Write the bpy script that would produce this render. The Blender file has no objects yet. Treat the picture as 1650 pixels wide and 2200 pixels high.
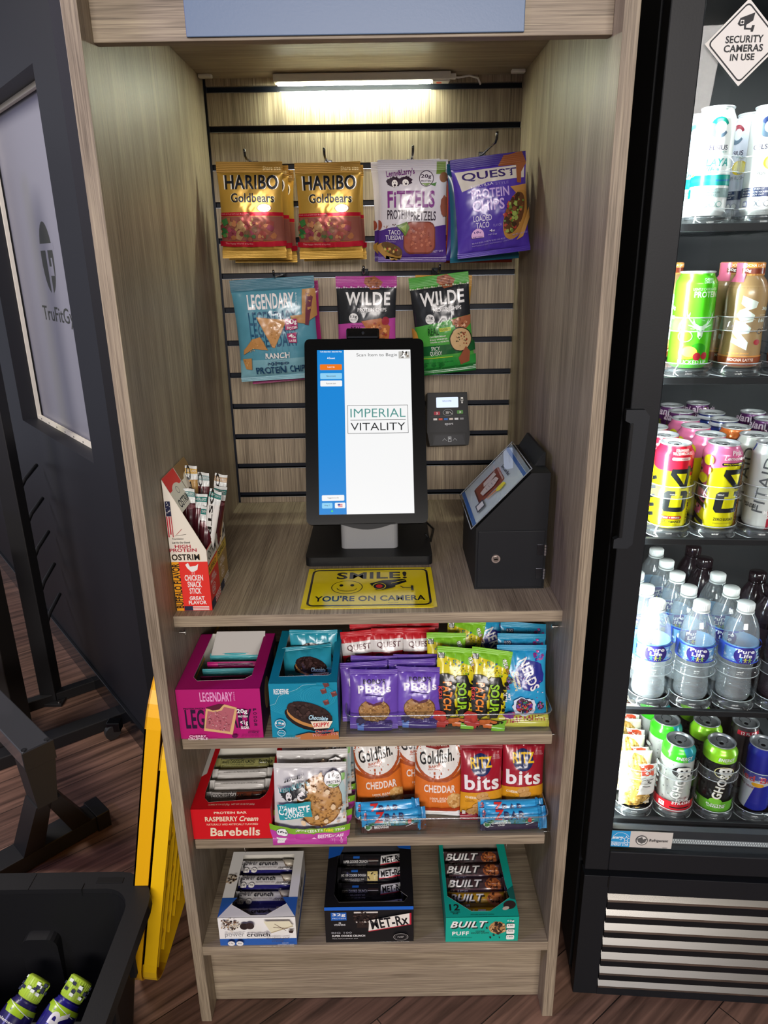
import bpy, bmesh, math, random, bisect
from mathutils import Vector, Matrix, noise, geometry
sc = bpy.context.scene
COL = sc.collection
R_ = math.radians
# ------------------------------------------------------------------ camera
YAW, PITCH, ROLL = -0.0007, 0.3392, -0.0157
fwd = Vector((math.sin(YAW)*math.cos(PITCH), math.cos(YAW)*math.cos(PITCH), -math.sin(PITCH)))
rt = Vector((math.cos(YAW), -math.sin(YAW), 0)); upv = rt.cross(fwd)
cr, sr = math.cos(ROLL), math.sin(ROLL)
rt2 = rt*cr + upv*sr; up2 = upv*cr - rt*sr
cd = bpy.data.cameras.new('camera'); cam = bpy.data.objects.new('camera', cd); COL.objects.link(cam)
cm = Matrix((rt2, up2, -fwd)).transposed().to_4x4(); cm.translation = (0.0334, -1.1143, 1.5614)
cam.matrix_world = cm
cd.sensor_fit = 'HORIZONTAL'; cd.sensor_width = 36; cd.lens = 36*1551.57/1650; cd.clip_start = .02
sc.camera = cam
sc.cycles.transparent_max_bounces = 24
# ------------------------------------------------------------------ world, lights, exposure
w = bpy.data.worlds.new('room_light'); sc.world = w; w.use_nodes = True
w.node_tree.nodes['Background'].inputs[0].default_value = (.80, .84, 1.0, 1)
w.node_tree.nodes['Background'].inputs[1].default_value = .24
sc.view_settings.view_transform = 'Standard'; sc.view_settings.look = 'None'
sc.view_settings.gamma = 1; sc.view_settings.use_curve_mapping = False
sc.view_settings.exposure = 0.6
def area(name, loc, target, sx, sy, power, col=(1, 1, 1), spread=math.pi):
    l = bpy.data.lights.new(name, 'AREA'); l.shape = 'RECTANGLE'; l.size = sx; l.size_y = sy
    l.energy = power; l.color = col; l.spread = spread
    o = bpy.data.objects.new(name, l); COL.objects.link(o); o.location = loc
    o.rotation_euler = (Vector(target)-Vector(loc)).to_track_quat('-Z', 'Y').to_euler()
    return o
area('ceiling_lamp', (.2, -5.0, 2.8), (.1, 0, .7), 3.0, 1.4, 230, (1, .93, .88))
area('ceiling_lamp_gym', (-2.2, .2, 2.9), (-1.0, .5, 0), .9, .9, 45, (1, .93, .86))
area('ceiling_lamp_violet', (-2.3, -1.2, 2.7), (-1.0, 1.1, 1.9), .5, .5, 14, (.45, .42, 1))
# ------------------------------------------------------------------ materials
MATS = {}
def lin(h):
    h = h.lstrip('#'); c = [int(h[i:i+2], 16)/255 for i in (0, 2, 4)]
    return [x/12.92 if x <= .04045 else ((x+.055)/1.055)**2.4 for x in c]
KIND = dict(paper=(.5, 0, .35, 0), film=(.27, 0, .5, .25), foil=(.3, .5, .5, 0), matte=(.75, 0, .25, 0), can=(.27, .25, .5, .3),
            metal=(.25, 1, .5, 0), plastic=(.4, 0, .5, 0), black=(.5, 0, .28, 0), gloss=(.12, 0, .5, .3), satin=(.22, 0, .3, 0))
def M(h, kind='paper'):
    k = (h, kind)
    if k in MATS: return MATS[k]
    m = bpy.data.materials.new(kind + '_' + h.lstrip('#')); m.use_nodes = True; nt = m.node_tree
    b = nt.nodes['Principled BSDF']; r, me, sp, coat = KIND[kind]
    c = lin(h); b.inputs['Base Color'].default_value = (*c, 1)
    b.inputs['Roughness'].default_value = r; b.inputs['Metallic'].default_value = me
    b.inputs['Specular IOR Level'].default_value = sp
    b.inputs['Coat Weight'].default_value = coat; b.inputs['Coat Roughness'].default_value = .12
    if kind in ('plastic', 'black', 'matte'):
        n = nt.nodes.new('ShaderNodeTexNoise'); n.inputs['Scale'].default_value = 350 if kind != 'matte' else 60
        tc = nt.nodes.new('ShaderNodeTexCoord'); nt.links.new(tc.outputs['Object'], n.inputs['Vector'])
        bp = nt.nodes.new('ShaderNodeBump'); bp.inputs['Strength'].default_value = .08; bp.inputs['Distance'].default_value = .001
        nt.links.new(n.outputs['Fac'], bp.inputs['Height']); nt.links.new(bp.outputs[0], b.inputs['Normal'])
    MATS[k] = m; return m
def emis(h, s):
    k = (h, s)
    if k in MATS: return MATS[k]
    m = bpy.data.materials.new('lit_' + h.lstrip('#')); m.use_nodes = True; nt = m.node_tree
    b = nt.nodes['Principled BSDF']; c = lin(h); b.inputs['Base Color'].default_value = (0, 0, 0, 1)
    b.inputs['Emission Color'].default_value = (*c, 1); b.inputs['Emission Strength'].default_value = s
    b.inputs['Roughness'].default_value = .2
    MATS[k] = m; return m
def clear(name, tint=(.95, .97, .97), gl=.12, rough=.04, ior=1.45, haze=0):
    m = bpy.data.materials.new(name); m.use_nodes = True; nt = m.node_tree; N = nt.nodes; N.clear()
    out = N.new('ShaderNodeOutputMaterial'); t = N.new('ShaderNodeBsdfTransparent'); t.inputs[0].default_value = (*tint, 1)
    g = N.new('ShaderNodeBsdfGlossy'); g.inputs['Roughness'].default_value = rough
    lw = N.new('ShaderNodeLayerWeight'); f = N.new('ShaderNodeMath'); f.operation = 'POWER'; f.inputs[1].default_value = 4; nt.links.new(lw.outputs['Facing'], f.inputs[0])
    a = N.new('ShaderNodeMath'); a.operation = 'MULTIPLY_ADD'; a.inputs[1].default_value = (ior-1)*1.6; a.inputs[2].default_value = gl; a.use_clamp = True
    nt.links.new(f.outputs[0], a.inputs[0])
    mx = N.new('ShaderNodeMixShader'); nt.links.new(a.outputs[0], mx.inputs[0]); nt.links.new(t.outputs[0], mx.inputs[1]); nt.links.new(g.outputs[0], mx.inputs[2])
    o = mx
    if haze:
        d = N.new('ShaderNodeBsdfDiffuse'); d.inputs[0].default_value = (.8, .82, .85, 1)
        m2 = N.new('ShaderNodeMixShader'); m2.inputs[0].default_value = haze
        nt.links.new(mx.outputs[0], m2.inputs[1]); nt.links.new(d.outputs[0], m2.inputs[2]); o = m2
    nt.links.new(o.outputs[0], out.inputs[0]); return m
def wood(axis, base=('6b5e4d', '958672', 'b6a78d'), name='laminate'):
    k = ('wood', axis, base)
    if k in MATS: return MATS[k]
    m = bpy.data.materials.new('%s_%s' % (name, 'xyz'[axis])); m.use_nodes = True; nt = m.node_tree; N = nt.nodes; L = nt.links
    b = N['Principled BSDF']; tc = N.new('ShaderNodeTexCoord')
    def noi(sa, sc_, det, dist=0, rough=.6):
        mp = N.new('ShaderNodeMapping'); s = [sc_]*3; s[axis] = sa; mp.inputs['Scale'].default_value = s
        L.new(tc.outputs['Object'], mp.inputs['Vector'])
        n = N.new('ShaderNodeTexNoise'); n.inputs['Scale'].default_value = 1; n.inputs['Detail'].default_value = det
        n.inputs['Roughness'].default_value = rough; n.inputs['Distortion'].default_value = dist
        L.new(mp.outputs[0], n.inputs['Vector']); return n
    n1 = noi(6, 420, 3, .3); n2 = noi(1.3, 16, 5, 1.2); n3 = noi(9, 900, 2)
    mx = N.new('ShaderNodeMath'); mx.operation = 'MULTIPLY_ADD'; mx.inputs[1].default_value = .55
    ma = N.new('ShaderNodeMath'); ma.operation = 'MULTIPLY'; ma.inputs[1].default_value = .45
    L.new(n2.outputs[0], ma.inputs[0]); L.new(n1.outputs[0], mx.inputs[0]); L.new(ma.outputs[0], mx.inputs[2])
    cr_ = N.new('ShaderNodeValToRGB'); e = cr_.color_ramp.elements
    e[0].position = .34; e[0].color = (*lin(base[0]), 1); e[1].position = .66; e[1].color = (*lin(base[2]), 1)
    q = cr_.color_ramp.elements.new(.5); q.color = (*lin(base[1]), 1)
    L.new(mx.outputs[0], cr_.inputs[0])
    # fine dark pores
    cp = N.new('ShaderNodeValToRGB'); ce = cp.color_ramp.elements; ce[0].position = .33; ce[0].color = (.45, .43, .41, 1); ce[1].position = .46; ce[1].color = (1, 1, 1, 1)
    L.new(n3.outputs[0], cp.inputs[0])
    mm = N.new('ShaderNodeMix'); mm.data_type = 'RGBA'; mm.blend_type = 'MULTIPLY'; mm.inputs[0].default_value = .8
    L.new(cr_.outputs[0], mm.inputs[6]); L.new(cp.outputs[0], mm.inputs[7]); L.new(mm.outputs[2], b.inputs['Base Color'])
    bp = N.new('ShaderNodeBump'); bp.inputs['Strength'].default_value = .25; bp.inputs['Distance'].default_value = .0008
    L.new(n1.outputs[0], bp.inputs['Height']); L.new(bp.outputs[0], b.inputs['Normal'])
    b.inputs['Roughness'].default_value = .48; b.inputs['Specular IOR Level'].default_value = .4
    MATS[k] = m; return m
# ------------------------------------------------------------------ object helpers
def link(name, mesh, parent=None):
    o = bpy.data.objects.new(name, mesh); COL.objects.link(o)
    if parent is not None: o.parent = parent
    return o
def thing(name, label, cat, loc=(0, 0, 0), rot=(0, 0, 0), group=None):
    o = bpy.data.objects.new(name, None); COL.objects.link(o); o.location = loc; o.rotation_euler = rot
    o.empty_display_size = .02
    o['label'] = label; o['category'] = cat
    if group: o['group'] = group
    return o
def tag(o, label, cat, group=None):
    o['label'] = label; o['category'] = cat
    if group: o['group'] = group
    return o
def kids(o): return [c for c in bpy.data.objects if c.parent == o]
def dup(root, loc, rot=None, label=None, group=None):
    r = root.copy(); COL.objects.link(r); r.location = loc
    if rot is not None: r.rotation_euler = rot
    if label: r['label'] = label
    if group: r['group'] = group
    for ch in kids(root):
        c = ch.copy(); COL.objects.link(c); c.parent = r
        for g in kids(ch):
            d = g.copy(); COL.objects.link(d); d.parent = c
    return r
class MB:
    """collects geometry with a material per face, builds ONE mesh object"""
    def __init__(s): s.v = []; s.f = []; s.m = []; s.sm = []; s.mats = []; s.M = Matrix()
    def mi(s, m):
        if m not in s.mats: s.mats.append(m)
        return s.mats.index(m)
    def add(s, vs, fs, m, smooth=False):
        o = len(s.v); i = s.mi(m)
        s.v += [tuple(s.M @ Vector(v)) for v in vs]
        for f in fs: s.f.append(tuple(o+a for a in f)); s.m.append(i); s.sm.append(smooth)
        return s
    def box(s, x0, y0, z0, x1, y1, z1, m, bev=0):
        if bev <= 0:
            v = [(x, y, z) for x in (x0, x1) for y in (y0, y1) for z in (z0, z1)]
            s.add(v, [(0, 1, 3, 2), (4, 6, 7, 5), (0, 4, 5, 1), (2, 3, 7, 6), (0, 2, 6, 4), (1, 5, 7, 3)], m); return s
        bm = bmesh.new(); bmesh.ops.create_cube(bm, size=1)
        for v in bm.verts: v.co = Vector(((x0+x1)/2+v.co.x*(x1-x0), (y0+y1)/2+v.co.y*(y1-y0), (z0+z1)/2+v.co.z*(z1-z0)))
        bmesh.ops.bevel(bm, geom=bm.edges[:], offset=bev, segments=2, affect='EDGES', profile=.5)
        s.bm(bm, m); return s
    def bm(s, bm, m, smooth=False):
        bm.verts.index_update(); s.add([v.co.copy() for v in bm.verts], [[v.index for v in f.verts] for f in bm.faces], m, smooth); bm.free()
    def prism(s, pts, m, axis=1, a=0, b=1, smooth=False):
        """polygon pts in the two other axes, extruded along axis from a to b"""
        def P(p, t):
            return {0: (t, p[0], p[1]), 1: (p[0], t, p[1]), 2: (p[0], p[1], t)}[axis]
        n = len(pts); v = [P(p, a) for p in pts]+[P(p, b) for p in pts]
        s.add(v, [tuple(range(n))[::-1], tuple(range(n, 2*n))], m)
        s.add(v, [(i, (i+1) % n, n+(i+1) % n, n+i) for i in range(n)], m, smooth); return s
    def lathe(s, prof, m, n=32, c=(0, 0), smooth=True, a0=0, a1=2*math.pi):
        full = abs(a1-a0-2*math.pi) < 1e-6; k = n if full else n+1; v = []
        for r, z in prof:
            for i in range(k):
                a = a0+(a1-a0)*i/n; v.append((c[0]+r*math.cos(a), c[1]+r*math.sin(a), z))
        f = []
        for j in range(len(prof)-1):
            for i in range(n):
                i2 = (i+1) % k if full else i+1
                f.append((j*k+i, j*k+i2, (j+1)*k+i2, (j+1)*k+i))
        s.add(v, f, m, smooth); return s
    def tube(s, pts, r, m, n=8, closed=False):
        pts = [Vector(p) for p in pts]; v = []; f = []; K = len(pts)
        for i, p in enumerate(pts):
            d = (pts[min(i+1, K-1)]-pts[max(i-1, 0)]).normalized()
            a = d.orthogonal().normalized() if i == 0 else (pa-d*pa.dot(d)).normalized()
            pa = a; b = d.cross(a)
            for j in range(n):
                t = 2*math.pi*j/n; v.append(p+(a*math.cos(t)+b*math.sin(t))*r)
        for i in range(K-1):
            for j in range(n): f.append((i*n+j, i*n+(j+1) % n, (i+1)*n+(j+1) % n, (i+1)*n+j))
        f.append(tuple(range(n))[::-1]); f.append(tuple(range((K-1)*n, K*n)))
        s.add(v, f, m, True); return s
    def disc(s, c, r, nrm, m, t=0, n=20, r2=None):
        """a short cylinder from c along nrm of length t"""
        c = Vector(c); nrm = Vector(nrm).normalized(); a = nrm.orthogonal().normalized(); b = nrm.cross(a); r2 = r if r2 is None else r2
        v = [c+(a*math.cos(2*math.pi*i/n)+b*math.sin(2*math.pi*i/n))*r for i in range(n)]
        v += [c+nrm*t+(a*math.cos(2*math.pi*i/n)+b*math.sin(2*math.pi*i/n))*r2 for i in range(n)]
        s.add(v, [tuple(range(n))[::-1], tuple(range(n, 2*n))], m)
        s.add(v, [(i, (i+1) % n, n+(i+1) % n, n+i) for i in range(n)], m, True); return s
    def build(s, name, parent=None, recalc=True):
        me = bpy.data.meshes.new(name); me.from_pydata(s.v, [], s.f)
        for m in s.mats: me.materials.append(m)
        me.polygons.foreach_set('material_index', s.m); me.polygons.foreach_set('use_smooth', s.sm)
        if recalc:
            bm = bmesh.new(); bm.from_mesh(me); bmesh.ops.recalc_face_normals(bm, faces=bm.faces[:]); bm.to_mesh(me); bm.free()
        me.update(); return link(name, me, parent)
def box(name, parent, x0, y0, z0, x1, y1, z1, m, bev=0): return MB().box(x0, y0, z0, x1, y1, z1, m, bev).build(name, parent)
def rrect(x0, y0, x1, y1, r, n=5):
    p = []
    for cx, cy, a in ((x1-r, y1-r, 0), (x0+r, y1-r, 90), (x0+r, y0+r, 180), (x1-r, y0+r, 270)):
        for i in range(n+1):
            t = R_(a+90*i/n); p.append((cx+r*math.cos(t), cy+r*math.sin(t)))
    return p
# ------------------------------------------------------------------ printed artwork
TXT = {}
def textmesh(s, bold=0, shear=0):
    k = (s, bold, shear)
    if k not in TXT:
        c = bpy.data.curves.new('lettering', 'FONT'); c.body = s; c.size = 1; c.offset = min(bold, .026); c.space_character = 1+max(0, bold)*1.1; c.shear = shear; c.resolution_u = 3
        c.align_x = 'CENTER'; c.align_y = 'CENTER'; c.space_line = .85
        o = bpy.data.objects.new('lettering', c); me = o.to_mesh()
        vs = [(v.co.x, v.co.y) for v in me.vertices]; fs = [tuple(p.vertices) for p in me.polygons]
        o.to_mesh_clear(); bpy.data.objects.remove(o); bpy.data.curves.remove(c)
        TXT[k] = (vs, fs)
    return TXT[k]
class Art:
    """flat artwork on a W x H face; coordinates are fractions of the face, y counted from the top"""
    def __init__(s, W, H): s.W = W; s.H = H; s.it = []
    def _p(s, x, y): return (x*s.W, (1-y)*s.H)
    def poly(s, pts, c):  # metric pts
        s.it.append((c, pts, [tuple(range(len(pts)))])); return s
    def P(s, pts, c): return s.poly([s._p(*p) for p in pts], c)
    def _rot(s, pts, cx, cy, rot):
        t = R_(rot); a, b = math.cos(t), math.sin(t)
        return [(cx+(x-cx)*a-(y-cy)*b, cy+(x-cx)*b+(y-cy)*a) for x, y in pts]
    def R(s, x0, y0, x1, y1, c, rot=0, r=0):
        X0, Y1 = s._p(x0, y0); X1, Y0 = s._p(x1, y1)
        pts = rrect(X0, Y0, X1, Y1, r) if r else [(X0, Y0), (X1, Y0), (X1, Y1), (X0, Y1)]
        return s.poly(s._rot(pts, (X0+X1)/2, (Y0+Y1)/2, rot), c)
    def E(s, cx, cy, rx, ry, c, rot=0, n=28, jit=0, seed=1, a0=0, a1=360):
        X, Y = s._p(cx, cy); rx *= s.W; ry *= s.H; rnd = random.Random(seed); full = a1-a0 >= 360
        pts = [(X+rx*math.cos(R_(a0+(a1-a0)*i/(n if full else n-1)))*(1+jit*rnd.uniform(-1, 1)), Y+ry*math.sin(R_(a0+(a1-a0)*i/(n if full else n-1)))*(1+jit*rnd.uniform(-1, 1))) for i in range(n)]
        return s.poly(s._rot(pts, X, Y, rot), c)
    def ring(s, cx, cy, rx, ry, c, c2, k=.85, **kw): s.E(cx, cy, rx, ry, c, **kw); return s.E(cx, cy, rx*k, ry*k, c2, **kw)
    def dots(s, cx, cy, rx, ry, n, cols, size, seed=1, rot=0, sq=False):
        rnd = random.Random(seed)
        for i in range(n):
            a = rnd.uniform(0, 6.283); q = math.sqrt(rnd.random()); k = size*rnd.uniform(.5, 1.3)
            X, Y = s._p(cx, cy); x = rx*s.W*q*math.cos(a); y = ry*s.H*q*math.sin(a); t = R_(rot)
            X += x*math.cos(t)-y*math.sin(t); Y += x*math.sin(t)+y*math.cos(t)
            m = rnd.choice((4, 5, 6)) ; a0 = rnd.uniform(0, 6)
            s.poly([(X+k*math.cos(a0+6.283*j/m)*rnd.uniform(.7, 1.2), Y+k*math.sin(a0+6.283*j/m)*rnd.uniform(.7, 1.2)) for j in range(m)], rnd.choice(cols))
        return s
    def L(s, pts, wd, c):  # polyline, width in metres
        pts = [s._p(*p) for p in pts]
        for (x0, y0), (x1, y1) in zip(pts, pts[1:]):
            d = Vector((x1-x0, y1-y0)); l = d.length or 1e-9; n = Vector((-d.y, d.x))/l*wd/2; e = d/l*wd*.3
            s.poly([(x0-e.x+n.x, y0-e.y+n.y), (x0-e.x-n.x, y0-e.y-n.y), (x1+e.x-n.x, y1+e.y-n.y), (x1+e.x+n.x, y1+e.y+n.y)], c)
        return s
    def T(s, t, x0, y0, x1, y1, c, b=.0, sh=0, rot=0, ol=None, ow=.035):
        """text fitted to a box (box given before rotation about its centre)"""
        X0, Y1 = s._p(x0, y0); X1, Y0 = s._p(x1, y1); cx, cy = (X0+X1)/2, (Y0+Y1)/2
        ref, _ = textmesh(t, b, sh); 
        if not ref: return s
        ax, bx = min(p[0] for p in ref), max(p[0] for p in ref); ay, by = min(p[1] for p in ref), max(p[1] for p in ref)
        fx = (X1-X0)/(bx-ax); fy = (Y1-Y0)/(by-ay); mx, my = (ax+bx)/2, (ay+by)/2
        for bb, cc in ([(b+ow, ol)] if ol else [])+[(b, c)]:
            vs, fs = textmesh(t, bb, sh)
            s.it.append((cc, s._rot([(cx+(x-mx)*fx, cy+(y-my)*fy) for x, y in vs], cx, cy, rot), fs))
        return s
    def mesh(s, gx=(), gy=(), clip=None):
        """one bmesh, z = layer; cut along the grid lines, clipped to the face"""
        bm = bmesh.new(); mats = []
        x0, y0, x1, y1 = clip or (0, 0, s.W, s.H)
        for k, (c, vs, fs) in enumerate(s.it):
            if not vs: continue
            if max(v[0] for v in vs) < x0 or min(v[0] for v in vs) > x1 or max(v[1] for v in vs) < y0 or min(v[1] for v in vs) > y1: continue
            if c not in mats: mats.append(c)
            i = mats.index(c); bv = [bm.verts.new((x, y, k+1)) for x, y in vs]
            for f in fs:
                try: fc = bm.faces.new([bv[a] for a in f]); fc.material_index = i
                except ValueError: pass
        if bm.faces:
            for f in bm.faces:
                f.normal_update()
                if f.normal.z < 0: f.normal_flip()
            bmesh.ops.triangulate(bm, faces=[f for f in bm.faces if len(f.verts) > 3])
            for co, no in (((x0, 0, 0), (-1, 0, 0)), ((x1, 0, 0), (1, 0, 0)), ((0, y0, 0), (0, -1, 0)), ((0, y1, 0), (0, 1, 0))):
                bmesh.ops.bisect_plane(bm, geom=bm.verts[:]+bm.edges[:]+bm.faces[:], dist=1e-7, plane_co=co, plane_no=no, clear_outer=True)
            for g in gx:
                if x0 < g < x1: bmesh.ops.bisect_plane(bm, geom=bm.verts[:]+bm.edges[:]+bm.faces[:], dist=1e-7, plane_co=(g, 0, 0), plane_no=(1, 0, 0))
            for g in gy:
                if y0 < g < y1: bmesh.ops.bisect_plane(bm, geom=bm.verts[:]+bm.edges[:]+bm.faces[:], dist=1e-7, plane_co=(0, g, 0), plane_no=(0, 1, 0))
        return bm, mats
LAY = .00007
def printed(name, art, S, gx, gy, base, kind, parent, clip=None, back=None, lift=.0003, extra=None):
    """surface S(x, y) over the grid gx x gy carrying the artwork; one mesh with shading normals of S"""
    mb = MB(); nrm = []; e = 2e-4
    def NS(x, y):
        n = (S(x+e, y)-S(x-e, y)).cross(S(x, y+e)-S(x, y-e)); return n.normalized() if n.length else Vector((0, -1, 0))
    gx = list(gx); gy = list(gy); nx = len(gx); bm_ = base if not isinstance(base, str) else M(base, kind)
    if base is not None:
        vs = [S(x, y) for y in gy for x in gx]
        mb.add(vs, [(j*nx+i, j*nx+i+1, (j+1)*nx+i+1, (j+1)*nx+i) for j in range(len(gy)-1) for i in range(nx-1)], bm_, True)
        nrm += [NS(x, y) for y in gy for x in gx]
    if back:
        vb = [back(x, y) for y in gy for x in gx]
        mb.add(vb, [(j*nx+i, (j+1)*nx+i, (j+1)*nx+i+1, j*nx+i+1) for j in range(len(gy)-1) for i in range(nx-1)], bm_, True)
        for y in gy:
            for x in gx:
                n = (back(x, y+e)-back(x, y-e)).cross(back(x+e, y)-back(x-e, y)); nrm.append(n.normalized() if n.length else Vector((0, 1, 0)))
    if art is not None:
        bm, mats = art.mesh(gx[1:-1], gy[1:-1], clip or (gx[0], gy[0], gx[-1], gy[-1]))
        bm.verts.index_update(); av = []; an = []
        if len(gx) > 2 or len(gy) > 2:      # follow the facets of the printed surface
            G = [S(x, y) for y in gy for x in gx]
            def SG(x, y):
                i = min(max(bisect.bisect_right(gx, x)-1, 0), nx-2); j = min(max(bisect.bisect_right(gy, y)-1, 0), len(gy)-2)
                a = (x-gx[i])/(gx[i+1]-gx[i]); b = (y-gy[j])/(gy[j+1]-gy[j]); k = j*nx+i
                return (G[k]*(1-a)+G[k+1]*a)*(1-b)+(G[k+nx]*(1-a)+G[k+nx+1]*a)*b
        else: SG = S
        for v in bm.verts:
            n = NS(v.co.x, v.co.y); av.append(SG(v.co.x, v.co.y)+n*(lift+LAY*v.co.z)); an.append(n)
        o = len(mb.v); mb.v += [tuple(v) for v in av]; nrm += an
        idx = [mb.mi(M(c, kind) if isinstance(c, str) else c) for c in mats]
        for f in bm.faces:
            mb.f.append(tuple(o+v.index for v in f.verts)); mb.m.append(idx[f.material_index]); mb.sm.append(True)
        bm.free()
    if extra: n0 = len(mb.v); extra(mb)
    ob = mb.build(name, parent, recalc=False)
    while len(nrm) < len(mb.v): nrm.append(Vector((0, 0, 0)))
    ob.data.normals_split_custom_set_from_vertices([tuple(n) for n in nrm])
    return ob
def lsp(a, b, n): return [a+(b-a)*i/n for i in range(n+1)]
def flat_panel(name, art, base, kind, parent, W, H, fr=lambda x, y: Vector((x, 0, y)), th=None):
    """flat printed sheet, optional thickness th (a vector the sheet is extruded back along)"""
    ex = None
    if th is not None:
        def ex(mb):
            a = [fr(0, 0), fr(W, 0), fr(W, H), fr(0, H)]; b = [p+th for p in a]
            mb.add([tuple(p) for p in a+b], [(4, 7, 6, 5), (0, 4, 5, 1), (1, 5, 6, 2), (2, 6, 7, 3), (3, 7, 4, 0)], base if not isinstance(base, str) else M(base, kind))
    return printed(name, art, fr, [0, W], [0, H], base, kind, parent, extra=ex, lift=.0002)
# ------------------------------------------------------------------ the room
def struct(o): o['kind'] = 'structure'; return o
fm = bpy.data.materials.new('floor_planks'); fm.use_nodes = True; nt = fm.node_tree; N = nt.nodes; L = nt.links; b = N['Principled BSDF']
tc = N.new('ShaderNodeTexCoord'); mp = N.new('ShaderNodeMapping'); mp.inputs['Rotation'].default_value = (0, 0, R_(-38))
L.new(tc.outputs['Object'], mp.inputs[0])
br = N.new('ShaderNodeTexBrick'); br.inputs['Scale'].default_value = 1; br.inputs['Brick Width'].default_value = 1.2; br.inputs['Row Height'].default_value = .15
br.inputs['Mortar Size'].default_value = .0012; br.inputs['Color1'].default_value = (*lin('6a5046'), 1); br.inputs['Color2'].default_value = (*lin('86685a'), 1); br.inputs['Mortar'].default_value = (*lin('1d1614'), 1)
L.new(mp.outputs[0], br.inputs[0])
mp2 = N.new('ShaderNodeMapping'); mp2.inputs['Scale'].default_value = (3, 60, 60); L.new(mp.outputs[0], mp2.inputs[0])
n = N.new('ShaderNodeTexNoise'); n.inputs['Scale'].default_value = 1; n.inputs['Detail'].default_value = 6; n.inputs['Distortion'].default_value = .6; L.new(mp2.outputs[0], n.inputs[0])
cr_ = N.new('ShaderNodeValToRGB'); cr_.color_ramp.elements[0].position = .3; cr_.color_ramp.elements[0].color = (.3, .28, .27, 1); cr_.color_ramp.elements[1].position = .7; cr_.color_ramp.elements[1].color = (1.25, 1.2, 1.15, 1)
L.new(n.outputs[0], cr_.inputs[0]); mm = N.new('ShaderNodeMix'); mm.data_type = 'RGBA'; mm.blend_type = 'MULTIPLY'; mm.inputs[0].default_value = 1
L.new(br.outputs[0], mm.inputs[6]); L.new(cr_.outputs[0], mm.inputs[7]); L.new(mm.outputs[2], b.inputs['Base Color']); b.inputs['Roughness'].default_value = .42
bp_ = N.new('ShaderNodeBump'); bp_.inputs['Strength'].default_value = .3; bp_.inputs['Distance'].default_value = .001; L.new(n.outputs[0], bp_.inputs['Height']); L.new(bp_.outputs[0], b.inputs['Normal'])
struct(box('floor', None, -4, -6.5, -.05, 3, 4.2, 0, fm))
BW = M('1d1e23', 'black')
struct(box('ceiling', None, -4, -6.5, 3.05, 3, 4.2, 3.12, M('2a2928', 'matte')))
struct(box('wall_back', None, -.723, .85, 0, 3, .92, 3.05, M('141519', 'black')))
struct(box('wall_right', None, 2.2, -6.5, 0, 2.3, .85, 3.05, M('171616', 'matte')))
# angled wall with the frosted window; local frame: +x along the wall towards the corner, -y out of the wall
WM = Matrix.Translation((-.723, .85, 0)) @ Matrix.Rotation(math.atan2(-.78169, .62367), 4, 'Z')
x0, x1, z0, z1, th = -1.03, -.195, .985, 2.04, .16
mb = MB(); mb.M = WM
mb.box(-4, 0, 0, 0, th, z0, BW); mb.box(-4, 0, z1, 0, th, 3.05, BW); mb.box(-4, 0, z0, x0, th, z1, BW); mb.box(x1, 0, z0, 0, th, z1, BW)
struct(mb.build('wall_left'))
mb = MB(); mb.M = WM; mb.box(-4, -.012, 0, 0, 0, .09, M('17181b', 'gloss'), .002); struct(mb.build('baseboard_left'))
win = bpy.data.objects.new('window_1', None); COL.objects.link(win); win.matrix_world = WM @ Matrix.Translation((x0, .055, z0)); struct(win)
WW, WH = x1-x0, z1-z0
mb = MB(); s = .014; wh = M('d8d2c2', 'paper')
mb.box(0, 0, 0, WW, .012, s, wh); mb.box(0, 0, WH-s, WW, .012, WH, wh); mb.box(0, 0, s, s, .012, WH-s, wh)
for i in range(8): mb.disc((.06+i*.1, -.0008, .007), .003, (0, 1, 0), M('55524c', 'metal'), .001)
mb.build('window_frame', win)
gm = bpy.data.materials.new('frosted_glass'); gm.use_nodes = True; nt = gm.node_tree; b = nt.nodes['Principled BSDF']
b.inputs['Base Color'].default_value = (.20, .20, .235, 1); b.inputs['Roughness'].default_value = .38; b.inputs['Specular IOR Level'].default_value = .6
n = nt.nodes.new('ShaderNodeTexNoise'); n.inputs['Scale'].default_value = 900; bb = nt.nodes.new('ShaderNodeBump'); bb.inputs['Strength'].default_value = .1; bb.inputs['Distance'].default_value = .0005
nt.links.new(n.outputs[0], bb.inputs['Height']); nt.links.new(bb.outputs[0], b.inputs['Normal'])
A = Art(WW, WH); K = '33352f'
def wx(s): return (s+.455+0)/WW     # wall coordinate -> fraction
def wz(z): return 1-(z-z0)/WH
lx, lz, rx, rz = .495, wz(1.575), .082, .105
A.E(lx, lz, rx, rz, K)
A.R(lx-.1, lz-.042, lx+.1, lz-.022, gm); A.R(lx-.012, lz-.03, lx+.014, lz+.11, gm); A.R(lx+.014, lz+.025, lx+.062, lz+.052, gm); A.R(lx+.043, lz+.0, lx+.062, lz+.03, gm)
A.T('TruFitGym', lx-.19, lz+.145, lx+.30, lz+.205, K, b=.005)
flat_panel('window_pane', A, gm, 'paper', win, WW, WH, lambda x, y: Vector((x, .02, y)), Vector((0, .006, 0)))
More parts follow.
